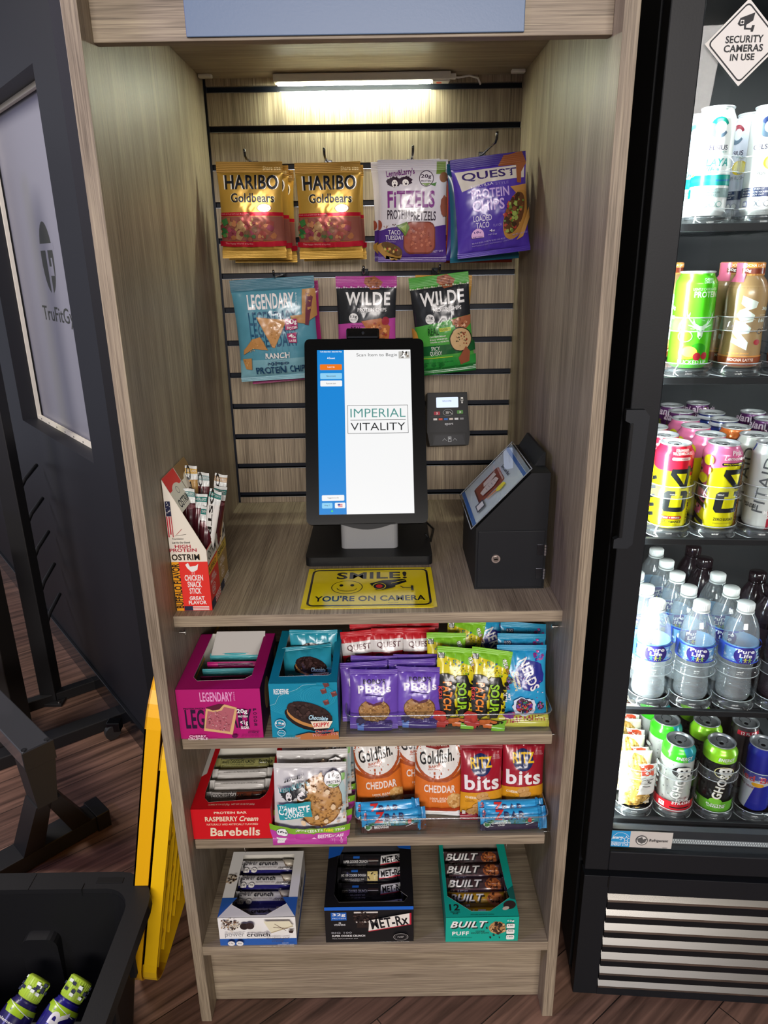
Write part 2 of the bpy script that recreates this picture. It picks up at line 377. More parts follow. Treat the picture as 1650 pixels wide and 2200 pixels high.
# ------------------------------------------------------------------ the display cabinet
W2 = .359; T_ = .022; YB = .7325; ZW = .9425
cab = thing('display_cabinet', 'tall grey-brown wood laminate vending cabinet with open shelves and slatted back', 'cabinet', (0, 0, 0))
WZ, WX, WY = wood(2), wood(0), wood(1)
for sx in (-1, 1):
    a, c = sorted((sx*W2, sx*(W2+T_)))
    box('side_panel', cab, a, 0, 0, c, YB+.03, 2.12, WZ, .0008)
box('header_board', cab, -W2, .046, 1.847, W2, .068, 2.12, WX, .0008)
box('blue_header_panel', cab, -.229, .0415, 1.851, .236, .0455, 2.12, M('5c7494', 'plastic'), .001)['label'] = 'blue textured header plate'
box('top_board', cab, -W2, .068, 1.943, W2, YB, 1.965, WX)
# slatwall: panels between grooves
g0, dg, gh = 1.9221, .0797, .0125
mb = MB()
for i in range(14):
    top = (g0-(i-1)*dg)-gh/2 if i else 1.943; bot = g0-i*dg+gh/2 if i < 13 else ZW
    if top > bot: mb.box(-W2+.006, YB, bot, W2, YB+.012, top, WZ)
mb.build('slatwall_board', cab)
mb = MB()
for i in range(13):
    z = g0-i*dg
    mb.box(-W2+.002, YB+.012, z-gh/2-.004, W2, YB+.016, z+gh/2+.004, M('0c1220', 'black'))
    mb.box(-W2+.006, YB-.0008, z-gh/2-.0012, W2, YB+.012, z-gh/2, M('8f97a2', 'metal'))
mb.box(-W2, YB+.002, ZW, -W2+.006, YB+.01, 1.943, M('0c1220', 'black'))
mb.build('groove_insert', cab)
box('worktop', cab, -W2, .0798, ZW-.022, W2, YB, ZW, WY, .0008)
box('worktop_edge', cab, -W2, .0788, ZW-.022, W2, .0797, ZW-.0004, WX)
box('lower_back_panel', cab, -W2, YB-.02, .0, W2, YB-.005, ZW-.022, WX)
box('bottom_shelf', cab, -W2, .0, .1936, W2, YB-.02, .2176, WX, .0008)
box('kick_board', cab, -W2, .048, .002, W2, .066, .1936, WX)
for sx in (-1, 1):
    for (yy, zz) in ((.05, .452), (.05, .69), (.08, .91)):
        mb = MB(); a = sx*(W2-.001); mb.disc((a, yy+.02, zz-.012), .0025, (-sx, 0, 0), M('c8c6c0', 'metal'), .012); mb.disc((a-sx*.009, yy+.02, zz-.012), .0045, (-sx, 0, 0), M('c8c6c0', 'metal'), .002)
        mb.build('shelf_pin', cab)
for z, nm in ((.7065, 'upper'), (.4665, 'lower')):
    sh = box('loose_shelf', None, -.3565, .032, z-.022, .3445, .40, z, WX, .0008)
    tag(sh, 'laminate shelf board directly below the worktop, carrying pastry cartons and candy' if nm == 'upper' else 'laminate shelf board in the middle of the lower cabinet, carrying cracker bags', 'shelf', 'laminate shelf boards')
# led bar under the top board
led = thing('light_bar', 'slim white LED light bar glowing under the top board of the cabinet', 'light', (0, .700, 1.9415))
box('housing', led, -.195, -.017, -.016, .193, .017, 0, M('d9d9d4', 'plastic'), .002)
mb = MB(); mb.prism([(-.0165, -.004), (-.0165, -.008), (-.012, -.014), (.010, -.0195), (.010, -.012)], emis('f8ffe2', 100), 0, -.188, .150); mb.build('diffuser', led)
# emis('f8ffe2', 100), .002)
mb = MB().box(.153, -.014, -.019, .19, .014, -.0155, M('e6e4e0', 'plastic'), .001); mb.disc((.168, 0, -.019), .006, (0, 0, -1), M('e04030', 'plastic'), .0012); mb.build('switch', led)
mb = MB(); mb.tube([(.193, 0, -.008), (.21, .0, -.01), (.235, .003, -.006), (.255, .012, -.009), (.262, .02, -.02)], .0022, M('e8e6e2', 'plastic')); mb.box(.193, -.006, -.013, .205, .006, -.003, M('e8e6e2', 'plastic'), .001); mb.build('power_cord', led)
for x, l in ((-.343, 'left'), (.340, 'right')):
    tag(box('cable_clip', None, x-.015, .682, 1.936, x+.015, .698, 1.943, M('e2e0da', 'plastic'), .002), 'small white plastic clip under the cabinet top, near the %s panel' % l, 'clip', 'white clips under the top board')
# ------------------------------------------------------------------ the glass door fridge
FA = -.0786
fr = thing('drinks_fridge', 'black glass-door drinks fridge with silver louvred grille, right of the cabinet', 'refrigerator', (.441, .053, 0), (0, 0, FA))
FB = M('16181c', 'black'); FBd = M('15171b', 'black'); FW = .72
mb = MB()   # body shell
mb.box(-.004, .05, .02, .03, .72, 2.1, FBd, .002); mb.box(FW-.03, .05, .02, FW, .72, 2.1, FBd); mb.box(.03, .69, .02, FW-.03, .72, 2.1, FBd); mb.box(.03, .05, 2.02, FW-.03, .69, 2.1, FBd); mb.box(.03, .05, .345, FW-.03, .69, .385, M('4c5054', 'black'))
mb.box(-.0, .03, .0, FW, .7, .02, FBd)
mb.build('fridge_body', fr)
mb = MB(); fz0, fz1 = .355, 2.08   # door frame
mb.box(-.003, 0, fz0, .045, .04, fz1, FB, .002); mb.box(FW-.045, 0, fz0, FW, .04, fz1, FB, .002); mb.box(.045, 0, fz0, FW-.045, .04, .404, FB, .002); mb.box(.045, 0, 2.0, FW-.045, .04, fz1, FB, .002)
door = mb.build('fridge_door', fr)
mb = MB(); mb.box(.045, .022, .404, .0485, .046, 2.0, M('b9bfc2', 'plastic')); mb.box(.045, .03, .404, FW-.045, .046, .4165, M('8b8f92', 'plastic'))
mb.box(.0485, .03, .4165, FW-.045, .045, .436, M('2e3034', 'black'))
for i in range(110): mb.box(.12+i*.005, .0292, .407, .1222+i*.005, .03, .4095, M('e8eaea', 'plastic')); mb.box(.1225+i*.005, .0292, .412, .1247+i*.005, .03, .4145, M('e8eaea', 'plastic'))
mb.build('door_gasket', door)
box('glass_pane', door, .045, .008, .404, FW-.045, .012, 2.0, clear('door_glass', (.97, .985, .985), .012, .01, 1.4))
mb = MB(); h = M('24272c', 'black')
mb.prism([(-.012, 1.322), (.018, 1.322), (.026, 1.312), (.020, 1.088), (.012, 1.08), (-.012, 1.08), (-.012, 1.096), (-.004, 1.1), (-.004, 1.3), (-.012, 1.304)], h, 1, -.012, .001)
mb.box(-.0035, -.014, 1.1, .001, -.011, 1.3, M('0b0c0f', 'black')); mb.build('door_handle', door)
mb = MB(); mb.box(-.002, 0, .0, .05, .03, .339, FB, .001); mb.box(.05, .0, .292, FW, .03, .339, FB, .001); mb.box(.05, .014, .0, FW, .03, .292, M('0d0e10', 'black')); mb.box(.05, 0, .0, FW, .014, .02, FB)
mb.box(.047, -.001, .31, .05, .002, .338, M('070708', 'black'))
gr = mb.build('grille_panel', fr)
for k, z in enumerate((.288, .253, .211, .169, .127, .085, .046)):
    mb = MB(); hh = .013 if k == 0 else .021
    mb.prism([(.0, z-hh-.006), (.0, z-hh), (.012, z), (.014, z), (.014, z-.002), (.002, z-hh-.006)], M('b9b5ad', 'metal'), 0, .0515, FW)
    mb.box(.0515, .001, z-.043 if k else z-.04, FW, .009, z-hh-.004, M('101114', 'black'))
    mb.build('louvre', gr)
# lit interior: LED column behind the left door frame (and its twin at the right)
for u_, nm in ((.0395, 1), (FW-.0395, -1)):
    mb = MB(); mb.box(u_-.004, .052, .42, u_+.004, .062, 1.98, M('dfe3e6', 'plastic')); mb.build('lamp_rail', fr)
def flamp(u_, v_, tu, tv, z, sy, p, name):
    F = Matrix.Translation((.441, .053, 0)) @ Matrix.Rotation(FA, 4, 'Z')
    area(name, F @ Vector((u_, v_, z)), F @ Vector((tu, tv, z)), .012, sy, p, (.90, 1, .97))
flamp(.044, .057, .25, .22, 1.2, 1.56, 11.5, 'fridge_lamp'); flamp(FW-.044, .057, .47, .22, 1.2, 1.56, 6, 'fridge_lamp_right')
F_ = Matrix.Translation((.441, .053, 0)) @ Matrix.Rotation(FA, 4, 'Z')
area('fridge_lamp_top', F_ @ Vector((.36, .12, 2.0)), F_ @ Vector((.36, .3, 1.0)), .5, .08, 2.5, (.9, 1, .97))
# interior shelves
CU = [.108, .191, .274, .357, .44, .523]; SZ = [1.616, 1.376, 1.085, .722, .452]
for z in SZ:
    mb = MB(); bl = M('15171a', 'black')
    mb.box(.034, .056, z-.024, FW-.034, .066, z-.012, bl, .001)
    for i in range(16): mb.box(.05+i*.04, .066, z-.02, .054+i*.04, .66, z-.016, bl)
    for j in range(5): mb.box(.034, .12+.12*j, z-.022, FW-.034, .124+.12*j, z-.018, bl)
    mb.build('wire_shelf', fr)
# stickers
st = thing('security_camera_sticker', 'white diamond sticker with a camera symbol on the fridge glass', 'sticker', F_ @ Vector((.104, .0075, 1.836)), (0, 0, FA))
D = .075; A = Art(D, D); wq = 'f0ede6'; bk = '1b1d22'
A.R(.035, .035, .965, .965, bk, r=.006); A.R(.06, .06, .94, .94, wq, r=.005)
def diam(x, y): # rotate 45 deg
    x -= D/2; y -= D/2; c = .70711; return Vector((x*c-y*c, 0, x*c+y*c))
flat_panel('sticker_base', A, wq, 'paper', st, D, D, diam, Vector((0, .0004, 0)))
A = Art(.1, .1)
A.P([(.38, .27), (.41, .2), (.60, .14), (.585, .235), (.5, .285), (.5, .32), (.57, .325), (.58, .29), (.615, .29), (.60, .37), (.57, .37), (.565, .345), (.475, .34), (.47, .29), (.42, .3)], bk)
A.R(.418, .225, .465, .275, wq); A.E(.442, .25, .016, .016, bk)
A.T('SECURITY', .245, .41, .755, .50, bk, b=.035); A.T('CAMERAS', .235, .52, .765, .61, bk, b=.035); A.T('IN USE', .335, .63, .665, .715, bk, b=.035)
def f2(x, y): return Vector((x-.05, -.0002, y-.05))
printed('sticker_print', A, f2, [.02, .08], [.02, .09], None, 'paper', st)
lb = thing('energy_label_sticker', 'blue and white energy rating label in the lower left corner of the fridge glass', 'sticker', F_ @ Vector((.046, .0075, .411)), (0, 0, FA))
A = Art(.122, .041); bl = '2f9bd6'
A.R(0, 0, .31, 1, bl); A.R(0, .7, .31, .73, 'ffffff'); A.T('ENERGY STAR', .015, .76, .295, .93, 'ffffff', b=.01)
A.T('energy', .03, .36, .2, .58, 'ffffff', b=.02, sh=.4)
A.L([(.01, .55), (.04, .3), (.1, .12), (.18, .1), (.25, .2), (.29, .34)], .0007, 'ffffff')
sp = [(.245+.055*(1 if i % 2 == 0 else .42)*math.sin(6.2832*i/10), .48-.2*(1 if i % 2 == 0 else .42)*math.cos(6.2832*i/10)) for i in range(11)]
A.L(sp, .0009, 'ffffff')
A.ring(.5, .52, .098, .3, '4c4c4c', 'd9d7d0', .86); A.P([(.44, .6), (.42, .42), (.5, .3), (.52, .45), (.58, .38), (.56, .62), (.5, .72)], '5a5a58')
A.T('Refrigerant', .62, .42, .93, .62, '3c3c3c', b=.01, sh=.25); A.R(.85, .92, .93, .94, '666666')
flat_panel('label_sheet', A, 'cfcac2', 'paper', lb, .122, .041, lambda x, y: Vector((x, 0, y)), Vector((0, .0004, 0)))
# ------------------------------------------------------------------ builders for packaged goods
def pouch(name, label, cat, art, W, H, T, base, group=None, kind='film', top=.09, bot=.07, sides=False, e=.7, shrink=.05, wr=.0012, seed=1,
          back='9a9a9a', hole=False, ns=20, seal=None, sealc=None, depth=1.0, lean=0, fold=None):
    """pillow bag facing -y, origin at its bottom centre; sides=True puts the crimped seals left and right"""
    if art is not None and (abs(art.W-W) > 1e-6 or abs(art.H-H) > 1e-6):
        kx, ky = W/art.W, H/art.H; art.it = [(c, [(x*kx, y*ky) for x, y in vs], fs) for c, vs, fs in art.it]; art.W, art.H = W, H
    rnd = random.Random(seed); ph = [rnd.uniform(0, 6.28) for _ in range(6)]; off = Vector((seed*3.1, seed*1.7, 0))
    LL = W if sides else H; CC = H if sides else W; a0, a1 = bot*LL, LL-top*LL
    def prof(a, c):
        t = (a-a0)/(a1-a0); s = c/CC
        if t <= 0 or t >= 1: g = 0
        else: g = min(1, math.sin(math.pi*t))**(.55*depth)
        q = max(0, 1-abs(2*s-1)**(2.2 if not sides else 3.2))**e
        return t, s, g, q
    def S0(x, y, sgn):
        a, c = (x, y) if sides else (y, x); t, s, g, q = prof(a, c)
        d = T/2*g*q
        # gathers running out from the seals, dents in the film
        if 0 < t < 1:
            f = math.exp(-t/.13)*min(1, t*30)+math.exp(-(1-t)/.13)*min(1, (1-t)*30)
            d += wr*f*math.sin(6.28*s*3.5+ph[0]+t*5)*q*1.1+wr*.5*f*math.sin(6.28*s*8+ph[1])*q
            d += wr*1.2*g*q*noise.noise(Vector((x*38, y*30, sgn))+off)
            d += wr*.8*g*q*abs(noise.noise(Vector((x*70+y*25, y*60-x*20, sgn))+off))
        z = d
        if t <= 0 or t >= 1:
            z = .0006+.00045*math.sin(a*6.283/.0034)
            z += .003*math.sin(s*5+ph[2])*min(1, abs(t if t < 0 else t-1)*12)*(1 if sgn > 0 else -1)
        cc = (c-CC/2)*(1-shrink*g*(1 if not sides else .6))
        aa = a
        if sides: X, Z = aa-W/2, cc+H/2
        else: X, Z = cc, aa
        return Vector((X, -z*sgn if sgn > 0 else z, Z))
    F = lambda x, y: S0(x, y, 1); B = lambda x, y: S0(x, y, -1)
    root = thing(name, label, cat, (0, 0, 0), group=group)
    nb = 32
    main = [a0+(a1-a0)*(.5-.5*math.cos(math.pi*i/nb)) for i in range(nb+1)]; cross = lsp(0, CC, ns)
    def rng(u0, u1): return lsp(u0, u1, max(2, int((u1-u0)/.00085)))
    sc_ = sealc or base
    def mk(nm, al, b):
        if len(al) < 2 or al[-1]-al[0] < 1e-4: return
        gx, gy = (al, cross) if sides else (cross, al)
        printed(nm, art, F, gx, gy, b, kind, root, back=B)
    mk('pouch_body' if not sides else 'wrapper_body', main, base)
    mk('top_seal' if not sides else 'end_seal', rng(a1, LL), sc_)
    mk('bottom_seal' if not sides else 'end_seal', rng(0, a0), sc_)
    return root
def put(root, x, y, z, tilt=0, yaw=0, roll=0):
    """tilt leans the top away, yaw turns, roll rotates in the plane of the front"""
    m = Matrix.Rotation(R_(yaw), 4, 'Z') @ Matrix.Rotation(R_(-tilt), 4, 'X') @ Matrix.Rotation(R_(roll), 4, 'Y')
    root.location = (x, y, z); root.rotation_euler = m.to_euler(); return root
def putm(root, x, y, z, tilt=0, yaw=0, roll=0):
    e_ = (Matrix.Rotation(R_(yaw), 4, 'Z') @ Matrix.Rotation(R_(-tilt), 4, 'X') @ Matrix.Rotation(R_(roll), 4, 'Y')).to_euler()
    return (x, y, z), e_
def can(name, label, art, r, h, base, group=None, span=200, neck=.026, kind='can', lidm='c9ccd0', F=None, cat='can', neckc=None):
    """drinks can, label centred on -y"""
    root = thing(name, label, cat, group=group); sp = R_(span); Wd = r*sp
    def rad(z):
        if z < .008: return r*(.80+.20*math.sin(math.pi/2*max(0, z)/.008))
        if z > h-.020: return r-(r-neck)*(.5-.5*math.cos(math.pi*min(1, (z-(h-.020))/.017)))
        return r
    def S(x, y):
        a = (x/Wd-.5)*sp; q = rad(y); return Vector((q*math.sin(a), -q*math.cos(a), y))
    gy = lsp(0, .008, 3)+lsp(.008, h-.02, 6)[1:]+lsp(h-.02, h-.002, 8)[1:]
    def ex(mb):
        mb.lathe([(rad(z)-.0003, z) for z in gy], M(base, kind), 40)
        mb.lathe([(0, .006), (r*.6, .004), (r*.72, 0), (r*.80, .0)], M('b8bcc0', 'metal'), 32)
    printed('can_body', art, S, lsp(0, Wd, 30), gy, base, kind, root, extra=ex)
    mb = MB(); lm = M(lidm, 'foil'); n_ = neck
    mb.lathe([(n_-.0004, h-.0035), (n_+.0012, h-.0025), (n_+.0014, h-.0008), (n_+.0004, h), (n_-.0012, h-.0006), (n_-.0018, h-.005), (n_-.003, h-.0062), (n_-.006, h-.0055), (0, h-.0055)], lm, 36)
    mb.build('lid', root)
    mb = MB(); p = rrect(-.008, -.013, .008, .010, .0075, 5); mb.prism(p, lm, 2, h-.0052, h-.004); mb.disc((0, -.006, h-.004), .0045, (0, 0, 1), M('6d7074', 'metal'), .0003, 14); mb.disc((0, .004, h-.004), .0025, (0, 0, 1), lm, .0008, 12)
    mb.lathe([(.0105, h-.0056), (.0112, h-.0050), (.0119, h-.0056)], M('8a8d91', 'metal'), 20, (0, .010)); mb.build('pull_tab', root)
    return root
def carton(name, label, W, D, H, front, base, side, opening, topart=None, wall='e6e2d8', group=None, sideart=None, back_h=None, inside='cfcbc0', topbase=None, front_notch=None, drop=0):
    """open display carton, origin at the bottom front centre; opening = polygon in the top panel (fractions, y from the back=0 to front=1)"""
    root = thing(name, label, 'carton', group=group); t = .0009; bh = back_h or H
    mb = MB(); sm = M(side, 'paper'); im = M(inside, 'paper')
    mb.box(-W/2, .001, 0, W/2, D, t, im)
    for sx in (-1, 1):
        xo = sx*W/2; xi = xo-sx*t
        mb.add([(xo, 0, 0), (xo, D, 0), (xo, D, bh), (xo, 0, H)], [(0, 1, 2, 3)], sm); mb.add([(xi, 0, 0), (xi, D, 0), (xi, D, bh), (xi, 0, H)], [(0, 3, 2, 1)], im)
    mb.box(-W/2, D-t, 0, W/2, D, bh, im)
    mb.build('carton_body', root, recalc=False)
    flat_panel('front_panel', front, base, 'paper', root, W, H, lambda x, y: Vector((x-W/2, 0, y)), Vector((0, t, 0)))
    if sideart:
        # right-hand side print
        flat_panel('side_print', sideart, side, 'paper', root, D, H, lambda x, y: Vector((W/2+.0003, x, y)))
    sl = (bh-H)/D
    def tp(x, y): return Vector((x-W/2, y, H+sl*y))
    hole = [(px*W, (1-py)*D) for px, py in opening]
    outer = [(0, 0), (W, 0), (W, D), (0, D)]
    A = topart or Art(W, D); bot = Art(W, D)
    tris = geometry.tessellate_polygon([[Vector((x, y, 0)) for x, y in outer], [Vector((x, y, 0)) for x, y in hole]])
    allp = outer+hole; mb = MB(); tb = topbase or base
    mb.add([tuple(tp(x, y)) for x, y in allp], [tuple(a) for a in tris], M(tb, 'paper'))
    mb.add([tuple(tp(x, y)-Vector((0, 0, t))) for x, y in allp], [tuple(a)[::-1] for a in tris], im)
    k = len(hole); mb.add([tuple(tp(x, y)+Vector((0, 0, .0003))) for x, y in hole]+[tuple(tp(x, y)-Vector((0, 0, t))) for x, y in hole], [(i, (i+1) % k, k+(i+1) % k, k+i) for i in range(k)], M(wall, 'paper'))
    if topart:
        bm, mats = topart.mesh()
        # keep print out of the opening
        def inside_(px, py):
            c = False; j = k-1
            for i in range(k):
                xi, yi = hole[i]; xj, yj = hole[j]
                if (yi > py) != (yj > py) and px < (xj-xi)*(py-yi)/(yj-yi)+xi: c = not c
                j = i
            return c
        bm.verts.index_update(); o = len(mb.v); mb.v += [tuple(tp(v.co.x, v.co.y)+Vector((0, 0, .0002+LAY*v.co.z))) for v in bm.verts]
        for f in bm.faces:
            c = f.calc_center_median()
            if inside_(c.x, c.y): continue
            mb.f.append(tuple(o+v.index for v in f.verts)); mb.m.append(mb.mi(M(mats[f.material_index], 'paper'))); mb.sm.append(False)
        bm.free()
    mb.build('top_panel', root, recalc=False)
    return root
# ---- small drawing helpers used on several packs
def cookie(A, cx, cy, rx, ry, c='b5813f', d=('9c6e36', 'c8964e', 'be8c48', 'a8783c'), seed=1, rot=0, n=60, size=.0014, edge='8f6230'):
    A.E(cx, cy, rx, ry, edge, rot, jit=.03, seed=seed); A.E(cx, cy, rx*.94, ry*.94, c, rot, jit=.03, seed=seed+1); A.dots(cx, cy, rx*.88, ry*.88, n, d, size, seed, rot)
def chip(A, pts, c='c99a5e', seed=1, n=40):
    A.P(pts, '9d7342'); cx = sum(p[0] for p in pts)/len(pts); cy = sum(p[1] for p in pts)/len(pts)
    A.P([(cx+(x-cx)*.95, cy+(y-cy)*.95) for x, y in pts], c)
    r = min(max(p[0] for p in pts)-cx, cx-min(p[0] for p in pts))*.5; A.dots(cx, cy, r, r*A.W/A.H, n, ('a77b47', 'dab07a', 'b98950'), .0012, seed)
def curls(A, cx, cy, w, h, c='1c1a1c'):
    """two heads with wild hair"""
    A.E(cx-.22*w, cy, .3*w, .42*h, c, jit=.16, seed=4, n=40); A.E(cx+.25*w, cy-.1*h, .27*w, .36*h, c, jit=.18, seed=7, n=36)
    A.E(cx-.2*w, cy+.12*h, .12*w, .3*h, 'e9e4e0'); A.E(cx+.24*w, cy+.06*h, .13*w, .26*h, 'e9e4e0', rot=-20)
    A.E(cx-.2*w, cy+.27*h, .05*w, .1*h, c); A.E(cx+.26*w, cy+.16*h, .05*w, .08*h, c)
    for dx in (-.24, -.16, .2, .29): A.E(cx+dx*w, cy+.03*h, .015*w, .04*h, c, n=8)
def hook(x, y0, y1, z, label):
    y1 = YB-.004
    """black wire display hook from the slatwall towards the room"""
    mb = MB(); b = M('111317', 'gloss')
    mb.box(x-.008, YB-.004, z-.006, x+.008, YB+.006, z+.012, b, .001)
    mb.tube([(x, y1, z+.006), (x, y0+.02, z+.004), (x, y0+.006, z+.008), (x, y0, z+.02)], .0026, b)
    return tag(mb.build('display_hook', None), label, 'hook', 'black hooks on the slatted back')
# ------------------------------------------------------------------ hanging bags
WHT = 'f1efec'; BLK = '17161a'
def art_gummy():
    A = Art(.143, .197); A.R(0, 0, 1, .11, 'a8823a'); A.T('Share size', .70, .045, .97, .085, 'e8d7a0')
    A.T('HARIBO', .11, .135, .93, .285, '1a1c22', b=.05, ol='f3f0ea', ow=.06)
    A.T('Goldbears', .19, .322, .87, .418, '1a1c22', b=.045, ol='e9dcb4', ow=.03)
    A.ring(.71, .475, .115, .045, '6a3a3a', 'efe6d8', .9); A.T('The Original\nsince 1922', .63, .455, .79, .495, '7a2a34', b=.01)
    A.R(0, .518, 1, .556, 'b3122c'); A.R(.0, .56, 1, .815, '8f5448')
    A.dots(.45, .69, .5, .12, 46, ('94463e', 'a86a42', '8a3c40', '9c5a48', '7c5a44', 'a8845a', '8c4050'), .0095, 3)
    A.dots(.45, .69, .46, .10, 22, ('b87850', 'a84a5c', 'b08a5c', '7c3038', '4a6a3c'), .0045, 8)
    A.P([(.03, .60), (.11, .575), (.13, .63), (.06, .66)], '3e7a40'); A.dots(.06, .73, .05, .04, 10, ('2f6a3a', '4f8a46'), .004, 4)
    A.R(0, .815, 1, .868, 'b3122c'); A.T('The Happy World of Haribo', .07, .828, .5, .85, 'e0a0a0'); A.T('Kids and grown-ups love it so...', .04, .528, .48, .546, 'd98a92')
    return A
G1 = 'gold gummy candy bags on hooks'
g = pouch('gummy_candy_bag', 'gold gummy candy bag, frontmost on the leftmost hook of the top row', 'candy bag', art_gummy(), .143, .197, .034, 'b8923f', G1, 'foil', .11, .08, seed=3)
put(g, -.2495, .612, 1.5635, 0, 2, .5)
for i, (dx, dz, yw) in enumerate(((.009, -.004, 4), (.017, -.010, 6))):
    l, e_ = putm(g, -.2495+dx, .640+.03*i, 1.5635+dz, 0, yw, .5)
    dup(g, l, e_, 'gold gummy candy bag on the leftmost hook, %s' % ('second, right behind the front one' if i == 0 else 'third, closest to the slats'))
l, e_ = putm(g, -.077, .612, 1.560, 0, -1, -.5); dup(g, l, e_, 'gold gummy candy bag, frontmost on the second hook of the top row')
l, e_ = putm(g, -.070, .645, 1.556, 0, 2, -1); dup(g, l, e_, 'gold gummy candy bag tucked behind the front one on the second hook')
def art_pretzel():
    A = Art(.152, .207); P_ = '6b2670'; A.R(.84, .02, .97, .14, '6f8a3a'); A.E(.95, .17, .06, .05, '8a5a3a')
    A.T("Lenny&Larry's", .12, .09, .53, .17, P_, b=.03, rot=6); curls(A, .31, .215, .36, .12, '2c1a2c')
    A.ring(.70, .185, .105, .078, '35203a', 'd9d5dc', .9); A.T('20g', .62, .145, .77, .19, '35203a', b=.03); A.T('PROTEIN', .625, .20, .77, .222, '35203a', b=.02); A.P([(.62, .228), (.78, .228), (.70, .26)], '6f8a4a'); A.P([(.76, .24), (.85, .22), (.83, .26)], '4a7a3a')
    A.T('FiTZELS', .13, .30, .83, .465, '77267d', b=.07)
    A.T('PROTEIN', .125, .485, .455, .575, '2a1c2c', b=.015); A.T('PRETZELS', .475, .50, .85, .59, '2a1c2c', b=.015)
    A.P([(0, .69), (.15, .66), (.4, .64), (.7, .665), (1, .63), (1, 1), (0, 1)], '45287a'); A.dots(.3, .645, .3, .02, 20, ('4a3020', '8a5a3a'), .0014, 5)
    A.E(.97, .45, .06, .10, '8a5040', jit=.1); A.E(0, .63, .05, .05, '8a4030')
    A.R(.37, .60, .84, .915, '6f3428', r=.016); A.R(.385, .61, .825, .90, '96503f', r=.015); A.dots(.6, .76, .18, .12, 46, ('a8604a', '8a4436', 'b87058'), .003, 2)
    A.P([(.26, .64), (.42, .60), (.46, .66), (.40, .74), (.36, .70)], '5f7a30'); A.P([(.33, .66), (.42, .62), (.40, .70)], '88a04a')
    A.T('TACO\nTUESDAY', .11, .68, .37, .775, 'd9d2e2', b=.01); A.T('SEASONED', .115, .785, .26, .80, '9a86b4')
    A.E(.17, .885, .18, .075, 'a07a3a', rot=-22); A.E(.2, .86, .16, .05, '5a4020', rot=-24); A.dots(.2, .86, .12, .03, 16, ('6a7a2a', '8a3a2a', 'c8a85a'), .003, 6); A.T('NET WT', .80, .88, .95, .90, 'b9a8d2')
    return A
g = pouch('pretzel_bag', 'white and purple protein pretzel bag with brown pretzel picture, third hook of the top row', 'snack bag', art_pretzel(), .152, .207, .036, 'c9c5cd', 'pretzel bags on a hook', 'film', .10, .05, seed=8)
put(g, .104, .600, 1.551, 0, -2, .5)
l, e_ = putm(g, .096, .645, 1.555, 0, -6, -1.5); dup(g, l, e_, 'white pretzel bag hanging behind the front one, only its left edge showing')
def art_chips(P_='47309a', acc='b9a0d8', flav='LOADED\nTACO', food=True):
    A = Art(.163, .197); A.R(0, 0, 1, .11, '3a2a80' if P_ == '47309a' else P_)
    A.P([(.04, .13), (.98, .13), (.97, .255), (.45, .262), (.1, .33)], 'c3bdb6')
    A.T('QUEST', .12, .15, .86, .24, '30205f', b=.02)
    A.T('TORTILLA', .21, .275, .53, .30, 'c9c2d8', b=.01, rot=3); A.T('STYLE', .56, .275, .74, .30, '7a6ab0', b=.01)
    A.T('PROTEIN', .22, .325, .74, .42, acc, b=.02); A.T('CHIPS', .22, .435, .66, .545, acc, b=.02)
    A.T(flav, .22, .585, .47, .71, 'd6d0e4', b=.01); A.T('FLAVOR', .49, .685, .61, .71, '8f80c0')
    if food:
        A.P([(.70, .02), (.95, .0), (1, .12), (.93, .2), (.92, .31), (.86, .3), (.86, .13), (.62, .12)], '8a5030')
        A.P([(.76, .335), (1, .32), (1, .56), (.88, .44)], 'b08048')
        A.E(.83, .62, .17, .26, 'a87a3c', rot=-26); A.E(.80, .60, .13, .22, '5a3a24', rot=-26); A.dots(.78, .6, .11, .2, 60, ('5f7a34', 'a03a30', '7a4a2a', '8fa050', 'b85a40', '3c2a1c'), .0048, 3, -26)
        A.P([(.86, .80), (1, .55), (1, .66), (.90, .84), (.80, .87)], 'b88a4a')
    A.E(.27, .775, .085, .065, 'd4a9d4', a0=0, a1=180); A.R(.185, .775, .355, .80, 'd4a9d4'); A.T('19g', .215, .735, .32, .765, '43307a', b=.02); A.T('4g', .43, .73, .50, .765, 'd6d0e4', b=.02)
    A.T('PROTEIN', .2, .785, .34, .798, '43307a'); A.T('NET CARBS', .42, .775, .53, .788, 'b8aed8')
    A.T('BAKED NEVER FRIED', .19, .835, .65, .85, '9a8cc8', rot=3); A.T('NATURALLY AND ARTIFICIALLY FLAVORED', .19, .86, .75, .873, '8f80c0', rot=3); A.T('NET WT 1.1 OZ (32g)', .74, .80, .95, .82, '9a8cc8', rot=4)
    return A
cg = 'protein chip bags on the fourth hook'
g = pouch('tortilla_chip_bag', 'dark purple tortilla chip bag with taco picture, frontmost on the right hook', 'snack bag', art_chips(), .157, .193, .042, '47309a', cg, 'film', .10, .05, seed=5, wr=.002)
put(g, .2765, .525, 1.563, 0, 3, -6)
for i, (x, y, z, yw, rl, P_, ac, lb_) in enumerate(((.264, .575, 1.551, 12, -3, '1d5e74', 'bcd4dc', 'teal chip bag edge showing just behind the purple taco chip bag'), (.258, .622, 1.552, 14, 0, '47309a', 'b9a0d8', 'purple chip bag wedged between the teal bag and the rearmost red bag'), (.262, .672, 1.546, 6, 0, 'a03a22', 'e0a080', 'orange-red chip bag rearmost on the right hook, close to the slats'))):
    h = pouch('tortilla_chip_bag', lb_, 'snack bag', art_chips(P_, ac, 'NACHO\nCHEESE', False), .160, .197, .036, P_, cg, 'film', .10, .05, seed=11+i)
    put(h, x, y, z, 0, yw, rl)
